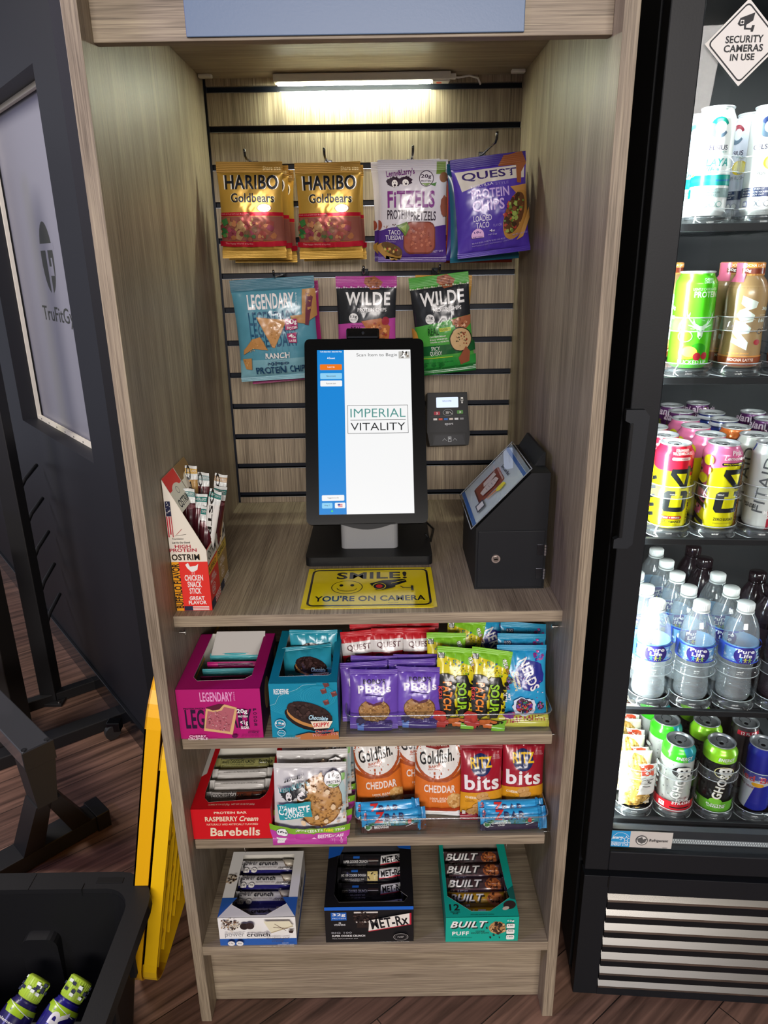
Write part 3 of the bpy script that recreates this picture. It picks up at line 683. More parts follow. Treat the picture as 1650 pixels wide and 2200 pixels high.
def art_ranch(base='5390a4'):
    A = Art(.19, .228); A.R(0, 0, 1, .115, '3f7387'); A.R(0, .78, 1, 1, '78a8b5')
    for k, yy in enumerate((.31, .42, .53)): A.T('LEGENDARY', .17, yy, .77, yy+.13, '1e4f70', b=.04); 
    for k in range(8): A.L([(.18+k*.075, .43), (.18+k*.075, .74)], .0006, '4c87a0')
    A.T('LEGENDARY', .18, .145, .75, .29, 'e6e2e4', b=.05); A.T('FOODS', .765, .155, .79, .28, 'd9dfe4')
    A.R(.765, .15, .80, .29, base); 
    for k, ch in enumerate('FOODS'): A.T(ch, .77, .152+k*.027, .788, .172+k*.027, 'd9dfe4')
    chip(A, [(.27, .36), (.64, .40), (.63, .43), (.46, .67), (.43, .66)], 'c08e58', 2, 60)
    A.P([(.85, .13), (1, .12), (1, .38), (.86, .45), (.70, .42), (.69, .37), (.83, .36)], 'b0824e'); A.P([(.90, .15), (.97, .2), (.9, .47), (.86, .46)], '6a3242')
    chip(A, [(.08, .67), (.2, .57), (.3, .55), (.38, .68), (.2, .66), (.07, .72)], 'b8854e', 4, 20); chip(A, [(.06, .76), (.17, .75), (.16, .87), (.08, .86)], 'b8854e', 5, 12)
    A.R(.625, .395, .765, .495, 'a22a64'); A.T('20g', .635, .402, .755, .455, WHT, b=.04); A.T('PROTEIN', .64, .465, .755, .49, WHT, b=.02)
    A.R(.64, .53, .745, .62, 'a22a64'); A.T('4g', .655, .535, .735, .58, WHT, b=.04); A.T('CARBS', .65, .59, .735, .612, WHT, b=.01)
    A.T('RANCH', .335, .705, .635, .762, 'e8e4e2', b=.03); A.T('FLAVORED', .4, .772, .57, .786, '9cc0ca'); A.T('POPPED', .35, .80, .61, .83, '1b3f60', b=.05); A.T('PROTEIN CHIPS', .21, .84, .85, .905, '1b3f60', b=.06)
    return A
g = pouch('ranch_chip_bag', 'teal bag of ranch protein chips with a triangular chip picture, hanging left of the screen', 'snack bag', art_ranch(), .19, .228, .05, '5390a4', 'popped chip bags left of the screen', 'film', .10, .05, seed=21, wr=.0022)
put(g, -.2035, .600, 1.293, 0, 3, -2.5)
h = pouch('ranch_chip_bag', 'magenta chip bag behind the teal ranch bag, only its lower edge showing', 'snack bag', Art(.18, .22), .18, .228, .036, 'a3256e', 'popped chip bags left of the screen', 'film', .1, .05, seed=24); put(h, -.192, .655, 1.280, 0, 5, -3)
def art_crisp(c, d, flav, hid=False):
    A = Art(.136, .212); A.R(0, 0, 1, .12, c); A.P([(0, .115), (.3, .122), (.55, .112), (.8, .12), (1, .11), (1, .43), (.7, .445), (.45, .475), (.2, .485), (0, .50)], '23262b')
    A.P([(.48, .015), (.64, .0), (.77, .06), (.72, .13), (.58, .14), (.46, .07)], '8d4f33'); A.dots(.62, .07, .1, .05, 14, ('a5643f', '6f3a26'), .003, 3)
    for k in range(26): A.R(.04*k, .108+.006*((k*7) % 3), .04*k+.03, .124, 'b8c0a8' if c != 'a5308c' else 'c9b0c8')
    A.T('WILDE', .16, .165, .90, .30, 'e9e9ea', b=.09); A.T('PROTEIN CHIPS', .36, .325, .84, .365, 'dcdcde', b=.03)
    A.E(.29, .43, .078, .052, 'e6e6e6', n=14); A.T('13g', .235, .40, .345, .435, '23262b', b=.04); A.T('PROTEIN', .24, .443, .34, .455, '23262b')
    A.T('SIMPLE CRAFTED SNACKS', .25, .503, .6, .513, d); A.T('REAL', .24, .52, .42, .595, d, b=.02); A.R(.43, .53, .63, .565, 'c2cf3a'); A.T('INGREDIENTS', .44, .536, .62, .559, d, b=.01)
    if not hid:
        for k, t in enumerate(('CHICKEN BREAST', 'EGG WHITES', 'CHICKEN BONE BROTH')): A.T(t, .26, .605+.028*k, .26+.28+.02*k, .62+.028*k, 'e2ead8', b=.02)
        A.P([(.64, .46), (.8, .44), (.98, .43), (.97, .52), (.86, .58), (.74, .55)], '9c5f42'); A.dots(.8, .5, .12, .05, 20, ('b87c58', '7c442c', 'd8b090'), .003, 5)
        A.R(0, .70, 1, .80, '16582c'); A.T('SPICY\nQUESO!', .235, .71, .44, .81, 'dfe8dc', b=.005); A.R(.05, .825, .62, .832, 'b8d03a'); A.R(0, .84, 1, 1, '2c8a3a'); A.R(0, .93, 1, 1, '1d6a2c')
        A.ring(.78, .665, .185, .125, '2a2c22', 'c4a478', .92); A.dots(.8, .66, .1, .08, 30, ('4a4a2a', '8a3a2a', '2c2c1c'), .0018, 9)
        A.P([(.72, .85), (.85, .74), (.92, .80), (.9, .9), (.74, .92)], '8f5038'); A.E(-.02, .62, .1, .12, 'c08a3a')
        for k in range(3): A.E(.14+.14*k, .90, .05, .02, '1d6a2c')
        A.T('SIMPLE SNACKS MADE FROM REAL CHICKEN', .05, .87, .62, .88, '1d5a2c')
    else:
        A.P([(.42, .46), (.75, .43), (.9, .52), (.86, .75), (.6, .7), (.52, .56)], 'b2683a'); A.dots(.68, .58, .16, .1, 34, ('c98048', '8d4826', 'e0a060', 'a03a2a'), .004, 5); A.E(.82, .46, .06, .045, '9a2a3a')
    return A
g = pouch('chicken_chip_bag', 'black and magenta chip bag, its lower half hidden by the screen camera', 'snack bag', art_crisp('a5308c', '4a1440', '', True), .140, .212, .04, 'b5479c', 'chicken chip bags of the second row', 'film', .10, .05, seed=31)
put(g, -.002, .618, 1.309, 0, -3, .5)
g = pouch('chicken_chip_bag', 'black and green spicy queso chip bag hanging tilted, above right of the screen', 'snack bag', art_crisp('4b9a3c', '1c4a1c', ''), .136, .218, .044, '4a9c40', 'chicken chip bags of the second row', 'film', .10, .05, seed=34, wr=.002)
put(g, .186, .605, 1.305, 0, -4, -6)
h = pouch('chicken_chip_bag', 'yellow-orange chip bag behind the green one, only its left edge showing', 'snack bag', Art(.13, .21), .132, .212, .036, 'b98a35', 'chicken chip bags of the second row', 'film', .1, .05, seed=36); put(h, .176, .652, 1.308, 0, -2, 1)
hook(-.2535, .593, 0, g0-2*dg, 'black hook holding the leftmost stack of gold gummy bags'); hook(-.0835, .593, 0, g0-2*dg, 'black hook holding the second stack of gold gummy bags')
hook(.1055, .58, 0, g0-2*dg, 'black hook holding the white pretzel bags'); hook(.271, .50, 0, g0-2*dg+.012, 'black hook holding the purple taco chip bags')
hook(-.205, .575, 0, g0-5*dg-.006, 'black hook holding the teal ranch chip bags'); hook(-.005, .595, 0, g0-5*dg, 'black hook holding the magenta chip bag above the screen'); hook(.165, .58, 0, g0-5*dg, 'black hook holding the green spicy chip bags')
# ------------------------------------------------------------------ cartons and pouches on the upper loose shelf
S1, S2, S3 = .7068, .4668, .2178
F_W, F_H = .156, .108; PK = 'b4156f'
A = Art(F_W, F_H)
A.T('LEGENDARY', .28, .06, .67, .25, 'e59cc8', b=.06); A.R(.675, .05, .71, .25, PK)
for k, ch in enumerate('FOODS'): A.T(ch, .682, .06+k*.036, .70, .085+k*.036, 'e59cc8')
A.T('PROTEIN PASTRY', .07, .365, .33, .40, '2c0a34', b=.05); A.T('LEGENDARY', .08, .40, .88, .79, '2c0a34', b=.09)
for k, ch in enumerate('FOODS'): A.T(ch, .90, .395+k*.075, .94, .445+k*.075, '2c0a34', b=.05)
A.P([(.34, .38), (.41, .40), (.48, .38), (.57, .30), (.71, .37), (.70, .5), (.63, .92), (.50, .88), (.29, .83)], 'd9b078'); A.P([(.36, .43), (.45, .455), (.53, .42), (.56, .35), (.685, .40), (.60, .86), (.31, .78)], 'b3626c')
A.P([(.34, .36), (.5, .29), (.56, .3), (.5, .40), (.42, .42)], '5a1a30'); A.dots(.49, .62, .13, .2, 80, ('c47c84', 'a34e5a', 'd49a9c'), .0014, 3)
A.T('20g', .715, .36, .84, .47, WHT, b=.06, ol='4a8a3a'); A.T('PROTEIN', .725, .49, .84, .53, WHT, b=.04, ol='4a8a3a'); A.T('<1g', .745, .585, .835, .70, WHT, b=.06, ol='4a8a3a'); A.T('SUGAR', .75, .71, .845, .765, WHT, b=.04, ol='4a8a3a')
A.T('CHERRY\nCRUMBLE', .10, .88, .335, .975, 'f2d6e4', b=.07); A.T('FLAVORED', .34, .945, .45, .965, 'c870a4'); A.T('10 PACK', .83, .815, .96, .855, '2c0a34', b=.07); A.E(.665, .91, .035, .035, '5a0c44'); A.T('10-1.94 OZ (55g) BARS\nNET WT 19.4 OZ (550g)', .74, .885, .955, .93, '6a0c48')
Asd = Art(.21, F_H); Asd.R(0, 0, 1, 1, '3a1038'); Asd.E(.3, .45, .12, .3, 'b58a5a'); Asd.E(.62, .5, .11, .28, '1c1016'); Asd.R(.8, .2, .95, .8, '9a7a5a')
put(carton('pastry_carton', 'magenta open carton of protein pastries at the left end of the shelf below the worktop', F_W, .208, F_H, A, PK, PK, [(.155, .0), (.86, .0), (.86, .78), (.78, .845), (.22, .865), (.155, .80)], sideart=Asd, wall='efe6e2'), -.280, .0345, S1)
def wrap(nm, lb_, cat, W, H, T, c, gp, seed, art=None, **k): return pouch(nm, lb_, cat, art or Art(W, H), W, H, T, c, gp, 'film', .1, .1, seed=seed, **k)
TL = '4fb0b8'; seq = [(TL, 0), (PK, 0), (TL, 0), (PK, 0), (TL, 1), (TL, 2)]
ws = ['teal pastry wrapper at the front of the magenta carton', 'magenta pastry wrapper, first behind the front teal one', 'teal pastry wrapper between the two magenta ones', 'magenta pastry wrapper, second in the magenta carton', 'crinkled teal pastry wrapper behind the magenta ones', 'crinkled teal and brown pastry wrapper furthest back in the magenta carton']
for i, (c, _) in enumerate(seq):
    a = None
    if i == 5: a = Art(.108, .085); a.P([(.3, 0), (1, 0), (1, .5), (.2, .35)], 'b0703c')
    if c == PK: a = Art(.108, .085); a.R(.2, .03, .85, .1, '5a0c44')
    put(wrap('wrapped_pastry', ws[i], 'pastry', .108, .085, .016, c, 'wrapped pastries in the magenta carton', 40+i, a, wr=.002), -.278+.003*(i % 2), .048+.024*i+(.008 if i > 3 else 0), S1+.012+.001*i, 22+3*i, 0, 0)
fl = MB(); fl.add([(-.055, 0, 0), (.055, 0, 0), (.052, .045, .030), (-.05, .045, .030)], [(0, 1, 2, 3)], M('d8d4cf', 'paper')); fl.add([(-.055, 0, -.0006), (.055, 0, -.0006), (.052, .045, .0294), (-.05, .045, .0294)], [(3, 2, 1, 0)], M('d8d4cf', 'paper'))
f = fl.build('torn_paper_flap', None); f.location = (-.274, .195, S1+.085); tag(f, 'pale torn paper flap at the back of the magenta pastry carton', 'paper')
def art_pie(W=.126, H=.119, full=True):
    A = Art(W, H); TQ = '0f8aa8'
    if full:
        for k in range(9): A.ring(.28+.0*k, .32, .34-.033*k, .26-.025*k, '2da0ba', TQ, .975, jit=.03, seed=3+k)
        for k in range(7): A.ring(.72, .25, .26-.033*k, .2-.025*k, '2da0ba', TQ, .97, jit=.04, seed=23+k)
        A.T('REDEFINE', .07, .095, .29, .19, WHT, b=.06)
        A.P([(.0, .40), (.08, .36), (.13, .2), (.4, .12), (.45, .05), (.7, .03), (.7, 0), (0, 0)], TQ); A.T('REDEFINE', .07, .095, .29, .19, WHT, b=.06)
        A.L([(0, .39), (.08, .36), (.14, .22), (.25, .17), (.4, .11), (.5, .03), (.7, .01)], .0006, '9fd0dc')
        for x, y in ((.8, .15), (.95, .2), (.83, .35), (.84, .03)): A.P([(x-.05, y-.03), (x+.03, y-.06), (x+.05, y+.02), (x-.02, y+.05)], '6e3a38'); A.P([(x-.05, y-.03), (x+.03, y-.06), (x+.02, y-.02)], 'a06058')
        y0 = .56
    else: y0 = .5
    A.E(.56, y0+.06, .36, .22, '1d1414', rot=-22, jit=.025, n=44); A.E(.57, y0+.03, .345, .19, 'c58a4a', rot=-22); A.E(.58, y0-.02, .35, .185, '33221f', rot=-22, jit=.02, n=50); A.dots(.58, y0-.03, .3, .15, 60, ('402c28', '281a18', '4a3430'), .003, 5, -22)
    A.P([(.44, 1), (.34, .93), (.55, .87), (.8, .9), (1, .86), (1, 1)], 'b97440')
    A.P([(.59, .66), (.92, .66), (.86, .79), (.64, .80)], 'f0e2c8'); A.T('SKIPPY', .63, .685, .87, .765, 'c4242a', b=.07, rot=3)
    A.T('Chocolate', .57, .555, .85, .64, 'bfe0ea', b=.03, sh=.3, rot=-6, ol='2a6a90'); A.T('Oatmeal\nProtein Pie', .62, .81, .97, .93, 'b0302e', b=.05, ol='efe6dc', rot=4)
    A.ring(.14, .70, .08, .085, 'd8eef2', TQ, .88); A.T('15g', .075, .665, .205, .71, WHT, b=.04); A.T('PROTEIN', .08, .72, .2, .735, 'd84a5a', b=.02); A.ring(.15, .865, .06, .06, 'd8eef2', TQ, .88); A.T('Whey', .105, .85, .195, .88, WHT)
    A.T('10 OATMEAL PROTEIN PIES NET WT 22.6 OZ', .08, .94, .43, .965, 'bfe0ea')
    return A
Asd = Art(.19, .119); Asd.R(0, 0, 1, 1, '18708e'); Asd.R(.1, .15, .5, .8, '2a3a58'); Asd.R(.6, .2, .9, .7, 'd8e2e4')
put(carton('pie_carton', 'turquoise open carton of chocolate sandwich pies beside the magenta carton', .126, .198, .119, art_pie(), '0f8aa8', '0d7a96', [(.13, .0), (.90, .0), (.90, .85), (.86, .88), (.13, .89)], sideart=Asd, wall='e6e2dc'), -.122, .0345, S1)
pies = ['turquoise pie pouch in front, tilted inside the turquoise carton', 'turquoise pie pouch, second in the turquoise carton', 'turquoise pie pouch sticking up at the back of the turquoise carton']
for i, (y, z, t) in enumerate(((.045, .056, 60), (.093, .072, 50), (.170, .062, 12))):
    put(pouch('wrapped_pie', pies[i], 'snack pouch', art_pie(.098, .095, False), .098, .095, .018, '2c9ab0', 'pie pouches in the turquoise carton', 'film', .08, .08, seed=50+i, wr=.002), -.119+.002*i, y, S1+z-.012, t, 0, -6 if i == 1 else 0)
# clear acrylic bins
ACR = clear('acrylic', (.93, .95, .96), .03, .03, 1.5)
def bin_(x0, x1, y0, y1, z, label):
    t = thing('acrylic_bin', label, 'bin', ((x0+x1)/2, (y0+y1)/2, z), group='clear acrylic bins'); w_, d_ = (x1-x0)/2, (y1-y0)/2
    box('bin_floor', t, -w_, -d_, .0, w_, d_, .002, ACR, .0008); hs = .040
    mb = MB(); p = rrect(-w_, -d_, w_, d_, .016, 5); q = rrect(-w_+.002, -d_+.002, w_-.002, d_-.002, .014, 5); n_ = len(p)
    v = [(x*.985, y*.985, .002) for x, y in p]+[(x, y, hs) for x, y in p]+[(x, y, hs) for x, y in q]+[(x*.985, y*.985, .002) for x, y in q]
    mb.add(v, [(k*n_+i, k*n_+(i+1) % n_, (k+1)*n_+(i+1) % n_, (k+1)*n_+i) for k in range(3) for i in range(n_)], ACR, False); mb.build('bin_wall', t)
    mb = MB(); mb.tube([(x, y, hs) for x, y in p]+[(p[0][0], p[0][1], hs)], .0013, clear('acrylic_edge', (.8, .82, .84), .3, .08, 1.5, .12), 6); mb.build('bin_rim', t)
bin_(-.046, .345, .040, .30, S1, 'clear acrylic bin on the shelf below the worktop, holding purple and yellow pouches')
bin_(-.036, .352, .037, .30, S2, 'clear acrylic bin on the middle shelf, holding cracker bags and bars')
def art_pbj():
    A = Art(.092, .108); A.R(.0, .0, 1, .09, '6644a8')
    A.T("BOBO'S", .28, .155, .74, .235, '221638', b=.09); A.T('PB&Js', .17, .25, .86, .42, 'ece8f0', b=.10, rot=2); A.T('GRAPE', .36, .435, .67, .48, 'b9a8dc', b=.03)
    A.E(.51, .68, .33, .205, '6a4824', jit=.03, seed=2, n=40); A.E(.51, .68, .315, .195, 'a97d48', jit=.03, seed=3, n=40); A.dots(.51, .68, .29, .18, 90, ('bb9158', '8c6436', 'caa26a', '9a7040'), .0019, 4)
    A.P([(.32, .40), (.36, .5), (.42, .545), (.5, .56), (.6, .545), (.66, .515), (.70, .43)], '6e4cb4'); A.P([(.35, .5), (.42, .555), (.5, .575), (.62, .55), (.66, .52), (.64, .50), (.5, .54), (.38, .50)], '5a2a3c')
    A.E(.24, .83, .09, .05, '2c2450'); A.R(.17, .86, .30, .97, '5c80c8'); A.R(.3, .86, .86, .97, '3e2a78'); A.T('OAT SNACK FILLED WITH PEANUT\nBUTTER AND GRAPE', .34, .875, .82, .905, 'b9a8dc')
    return A
pg = 'purple jelly sandwich pouches'
g = pouch('jelly_sandwich_pouch', 'purple grape sandwich pouch, front left in the upper clear bin', 'snack pouch', art_pbj(), .092, .114, .020, '6e4cb4', pg, 'film', .08, .10, seed=61, wr=.0016, shrink=.02); put(g, .007, .0525, S1+.003, 19, 0, .5)
for i, (x, y, z, t, yw, rl, lb_) in enumerate(((.0925, .058, .003, 20, 0, 2, 'purple grape sandwich pouch, front right in the upper clear bin'), (-.008, .078, .004, 20, 3, -1, 'purple grape sandwich pouch behind the front left one, poking out at its left'), (.006, .100, .004, 20, 0, 1, 'purple grape sandwich pouch third in the left pile'), (.085, .082, .006, 20, 0, -1, 'purple grape sandwich pouch behind the front right one'), (.0925, .104, .004, 19, 0, 0, 'purple grape sandwich pouch third in the right pile'))):
    l, e_ = putm(g, x, y, S1+z, t, yw, rl); dup(g, l, e_, lb_)
def art_pcup():
    A = Art(.066, .118); A.P([(0, .20), (1, .17), (1, .38), (0, .41)], 'e3dedc'); A.T('QUEST', .17, .225, .93, .34, '5a2430', b=.02, rot=2)
    A.E(.25, .52, .17, .10, '5c3028'); A.T('<1g', .13, .47, .36, .515, 'e8d8d0', b=.02); A.T('sugar', .13, .52, .36, .55, 'e8d8d0'); A.E(.80, .60, .32, .17, '6d4034'); A.E(.80, .58, .30, .14, '80503f'); return A
cgp = 'red cookie pouches at the back of the bin'
g = pouch('cookie_pouch', 'red cookie pouch at the left of the red row behind the purple pouches', 'snack pouch', art_pcup(), .066, .118, .016, 'c4202a', cgp, 'film', .09, .09, seed=71); put(g, -.020, .158, S1+.024, 20, 0, -4)
for x, y, z, rl, lb_ in ((.035, .160, .028, 0, 'red cookie pouch in the middle of the red row behind the purple pouches'), (.098, .160, .028, 1, 'red cookie pouch at the right of the red row, touching the yellow bags'), (-.014, .190, .026, 2, 'red cookie pouch hidden behind the left one of the red row'), (.045, .192, .028, 1, 'red cookie pouch hidden behind the middle one of the red row'), (.108, .190, .022, 1, 'red cookie pouch behind the right one of the red row')):
    l, e_ = putm(g, x, y, S1+z, 20, 0, rl); dup(g, l, e_, lb_)
def art_sour():
    A = Art(.078, .145); A.P([(0, 0), (1, 0), (1, .24), (.7, .20), (.5, .15), (.3, .13), (0, .10)], '86c82e'); A.R(.02, .08, .18, .15, '2a3a2a'); A.T('210', .04, .09, .16, .14, WHT)
    A.dots(.45, .2, .25, .05, 40, ('3f6fae', '86c82e', 'e0d020'), .0016, 3); A.dots(.7, .3, .3, .04, 26, ('1c1c18', '86c82e'), .0012, 4)
    A.T('THE SQUEEZE', .80, .22, 1.0, .27, '8a2030', b=.04, rot=-72); A.T('SOUR', .74, .15, .95, .19, WHT, b=.05, rot=-72, ol='1c1c18')
    A.P([(.1, .35), (.3, .33), (.45, .36), (.5, .5), (.47, .62), (.52, .83), (.4, .9), (.2, .86), (.12, .7)], '1c1c18'); A.P([(.5, .36), (.75, .34), (.85, .45), (.80, .6), (.86, .75), (.8, .86), (.6, .88), (.55, .6)], '1c1c18')
    A.dots(.86, .6, .1, .25, 24, ('1c1c18',), .003, 7); A.dots(.52, .6, .1, .25, 20, ('1c1c18',), .003, 8)
    A.T('PATCH', -.02, .555, .64, .665, 'f08a28', b=.08, rot=-86); A.T('SOUR', .32, .55, .98, .665, '9ad22a', b=.08, rot=-86); A.T('KIDS', .0, .56, .3, .60, 'd83a3a', b=.05, rot=-86)
    A.E(.16, .87, .15, .06, 'd23a2c'); A.E(.6, .93, .22, .05, 'e0702a'); A.E(.2, .95, .2, .06, 'c03028'); A.P([(.7, .93), (1, .88), (1, 1), (.7, 1)], '86c82e')
    return A
sg = 'yellow sour candy bags in the bin'
g = pouch('sour_candy_bag', 'yellow and green sour candy bag, front left one, right beside the purple pouches', 'candy bag', art_sour(), .078, .148, .022, 'e2d21c', sg, 'film', .07, .06, seed=81, wr=.002); put(g, .158, .062, S1+.004, 20, 0, 5)
for x, y, z, rl, lb_ in ((.2165, .057, .003, 8, 'yellow and green sour candy bag, front right of the sour bags, beside the blue one'), (.150, .112, .008, 1, 'yellow sour candy bag behind the front left one, its green top showing'), (.180, .165, .012, 8, 'yellow sour candy bag furthest back under the worktop')):
    l, e_ = putm(g, x, y, S1+z, 20, 0, rl); dup(g, l, e_, lb_)
def art_cluster():
    A = Art(.095, .146); A.R(0, 0, 1, .07, '2f9cc4'); A.R(.12, .09, .28, .15, '25507a'); A.T('100', .14, .1, .26, .14, WHT)
    A.E(.64, .38, .3, .2, '2a2f8c', rot=-50, jit=.08, seed=2); A.T('NERDS', .30, .30, .96, .44, WHT, b=.11, rot=-66); A.T('Gummy\nClusters', .17, .40, .56, .50, 'e6d8a0', b=.04, rot=-76)
    A.dots(.85, .14, .1, .07, 14, ('8a2a80', '3a4ab0', 'c04a90'), .0032, 5); A.dots(.5, .5, .45, .4, 40, ('c04a90', '3a4ab0', '8a2a80', 'e0e0f0'), .0012, 11)
    for x, y in ((.22, .44), (.15, .52), (.84, .77)): A.E(x, y, .07, .045, '3c2a44', jit=.1); A.dots(x, y, .06, .04, 14, ('c04a70', '5a7a4a', '8a6ab0'), .0016, int(x*100))
    A.E(.5, .77, .24, .12, 'd8e2f0', jit=.1); A.E(.5, .76, .17, .10, '4a2a3a', jit=.06); A.dots(.5, .76, .15, .085, 50, ('c03a3a', '2f7a5a', '7a3a9a', 'd06a4a', '3a3a8a'), .0022, 6)
    A.T('very\nberry', .08, .60, .26, .70, WHT, b=.03, rot=-84); A.R(0, .93, 1, 1, 'd8cf4a'); A.T('SHARE POUCH', .12, .945, .92, .985, 'b03a3a', b=.04); A.dots(.2, .88, .12, .03, 8, ('7a2a8a', 'b03a6a', '3a4ab0'), .004, 9)
    return A
ng = 'blue candy cluster bags in the bin'
g = pouch('candy_cluster_bag', 'sky-blue candy cluster bag at the right front of the upper clear bin', 'candy bag', art_cluster(), .095, .148, .024, '2a9ccc', ng, 'film', .07, .07, seed=91, wr=.002); put(g, .2935, .066, S1+.004, 20, 0, .5)
for x, y, z, rl, lb_ in ((.297, .100, .010, 1.5, 'sky-blue candy cluster bag directly behind the front blue one'), (.302, .150, .008, 5, 'sky-blue candy cluster bag in the back right corner under the worktop'), (.235, .175, .012, 5, 'sky-blue candy cluster bag at the back beside the rear sour bag')):
    l, e_ = putm(g, x, y, S1+z, 20, 0, rl); dup(g, l, e_, lb_)
# ------------------------------------------------------------------ middle shelf
RD = 'd0101c'; CR = 'f0dcc0'
A = Art(.158, .074); A.T('PROTEIN BAR', .29, .085, .70, .16, CR, b=.03); A.T('RASPBERRY', .17, .25, .58, .41, CR, b=.04); A.T('Cream', .60, .24, .84, .41, CR, b=.03, sh=.35)
A.T('NATURALLY AND ARTIFICIALLY FLAVORED', .185, .475, .83, .54, CR, b=.0); A.T('Barebells', .215, .62, .845, .90, CR, b=.05, sh=.1)
At = Art(.158, .19); At.T('12 BARS X 1.94 OZ (55g)', .21, .925, .475, .955, CR); At.T('NET WT. 23.28 OZ (660g)', .50, .925, .79, .955, CR); At.P([(0, 0), (.06, 0), (.06, .45), (0, .5)], 'd9d4cc')
put(carton('protein_bar_carton', 'red open carton of protein bars at the left end of the middle shelf', .158, .19, .074, A, RD, RD, [(.13, .02), (.93, .02), (.93, .72), (.90, .80), (.84, .86), (.20, .90), (.14, .84), (.12, .74)], topart=At, wall='b9b4ac'), -.2795, .0345, S2)
def art_bar(c1, t1, c2=None, tc='2a2420', strip=BLK):
    A = Art(.125, .036); A.R(0, 0, .78 if c2 else 1, .62, c1)
    if c2: A.R(.50, 0, 1, .62, c2)
    A.R(0, .62, 1, 1, strip); A.T('PROTEIN BAR', .25, .05, .5, .13, tc, b=.03); A.T(t1, .12, .17, .68, .36, tc, b=.05); A.T('Barebells', .74, .15, .97, .37, tc, b=.04, sh=.2); A.T('NATURALLY AND ARTIFICIALLY FLAVORED', .12, .41, .66, .48, tc); A.T('18g PROTEIN NO ADDED SUGAR', .12, .52, .5, .58, tc); A.T('NET WT 1.94 OZ', .74, .42, .92, .48, tc)
    A.T('NO ARTIFICIAL PRESERVATIVES HIGH IN PROTEIN GLUTEN FREE', .14, .68, .9, .75, 'a8a49c'); return A
bars = [('c8b48c', 'CARAMEL CASHEW', None, '2a2420', BLK, 'tan caramel cashew bar, frontmost in the red carton'), ('ccc8c4', 'COOKIES&CARAMEL', '6f3826', '2a2420', '14161c', 'white and brown cookies and caramel bar, second in the red carton'), ('d2cfca', '', None, '8a8680', 'c4c1bc', 'plain white-backed bar, third in the red carton'), ('d2cfca', '', None, '8a8680', 'c4c1bc', 'plain white-backed bar, fourth in the red carton'), ('8c8a54', 'WHITE CHOCOLATE ALMOND', None, '22281c', 'c0b070', 'olive-green almond bar at the back of the red carton')]
for i, (c1, t1, c2, tc_, st_, lb_) in enumerate(bars):
    a = art_bar(c1, t1 or 'BAR', c2, tc_, st_) if t1 else Art(.125, .036).T('INGREDIENTS MILK PROTEIN BLEND CARAMEL LAYER', .2, .2, .8, .28, '55524c')
    put(pouch('protein_bar', lb_, 'protein bar', a, .128, .036, .024, c1, 'bars in the red carton', 'film', .09, .09, sides=True, e=.45, seed=100+i, shrink=.1, depth=.25), -.278, .040+.033*i, S2+.036+.0015*i, 48, 0, -1)
def art_cookie():
    A = Art(.146, .148); W_ = 'dcdad8'
    A.E(.90, .45, .10, .26, 'b4ccd0'); A.E(.78, .8, .3, .15, 'ece9e6'); cookie(A, .64, .50, .315, .345, 'c08f50', n=170, size=.0017, seed=4, edge='85552c')
    for x, y in ((.75, .36), (.56, .33), (.82, .55), (.6, .68), (.72, .73), (.42, .75), (.66, .16)): A.E(x, y, .032, .034, 'e6c9a0', jit=.12, seed=int(x*90)); 
    A.ring(.82, .20, .108, .108, '2a2a2c', 'efeeec', .93); A.T('16g', .755, .125, .895, .195, '2a2a2c', b=.03); A.T('PROTEIN', .745, .212, .90, .245, '2a2a2c', b=.02); A.P([(.75, .26), (.89, .26), (.82, .30)], '6a9a3a'); A.P([(.92, .13), (.98, .11), (.97, .2), (.93, .22)], '6aa83a'); A.P([(.75, .26), (.89, .26), (.87, .285), (.78, .285)], '6a9a3a')
    A.R(.09, .48, .53, .69, '1f98a0', rot=9)
    A.T('THE', .10, .525, .2, .56, 'dfeeee', b=.03, rot=9); A.T('COMPLETE', .095, .545, .50, .625, 'f0f4f2', b=.06, rot=9); A.T('COOKIE', .17, .625, .43, .68, 'f0f4f2', b=.06, rot=9)
    curls(A, .31, .385, .34, .19); A.T("Lenny&Larry's", .10, .24, .50, .345, '23787e', b=.05, rot=14, ol='e4e2e0')
    for k in range(12): A.P([(.17+.022*k, .23-.004*k), (.185+.022*k, .19-.006*k), (.19+.022*k, .23-.004*k)], BLK)
    A.dots(.91, .62, .05, .14, 10, ('cdb9a4', 'b89468', 'e2dcd2'), .003, 12)
    A.P([(0, .775), (.3, .81), (.7, .81), (1, .79), (1, .87), (.7, .875), (.3, .88), (0, .85)], '7cae2c'); A.T('SOFT-BAKED SATIS', .31, .825, .67, .855, 'eef4dc', b=.04); A.T('Snack', .68, .81, .84, .86, 'f0e020', b=.03, sh=.2); A.T('TION', .85, .82, .95, .85, 'eef4dc', b=.03)
    A.P([(0, .85), (.3, .88), (.7, .875), (1, .87), (1, 1), (0, 1)], 'bb3f9c'); A.T('BIRTHDAY CAKE', .63, .895, .95, .93, 'f4dcec', b=.04); A.ring(.14, .865, .075, .05, '3a3a3a', 'efeeec', .9); A.T('16g', .09, .845, .19, .88, '2a2a2c', b=.03); A.R(.06, .93, .16, .975, 'e8e6e4'); A.T('GMO', .075, .94, .145, .965, BLK); A.T('NET WT 4 OZ (113g)', .5, .955, .95, .975, 'e8b8d8')
    return A
lg = 'large round cookie pouches'
g = pouch('cookie_packet', 'white birthday cake cookie packet, frontmost of its row on the middle shelf', 'snack pouch', art_cookie(), .146, .148, .022, 'd2d0ce', lg, 'film', .07, .04, seed=111, wr=.0018, shrink=.02); put(g, -.1245, .036, S2+.001, 20, 0, 0)
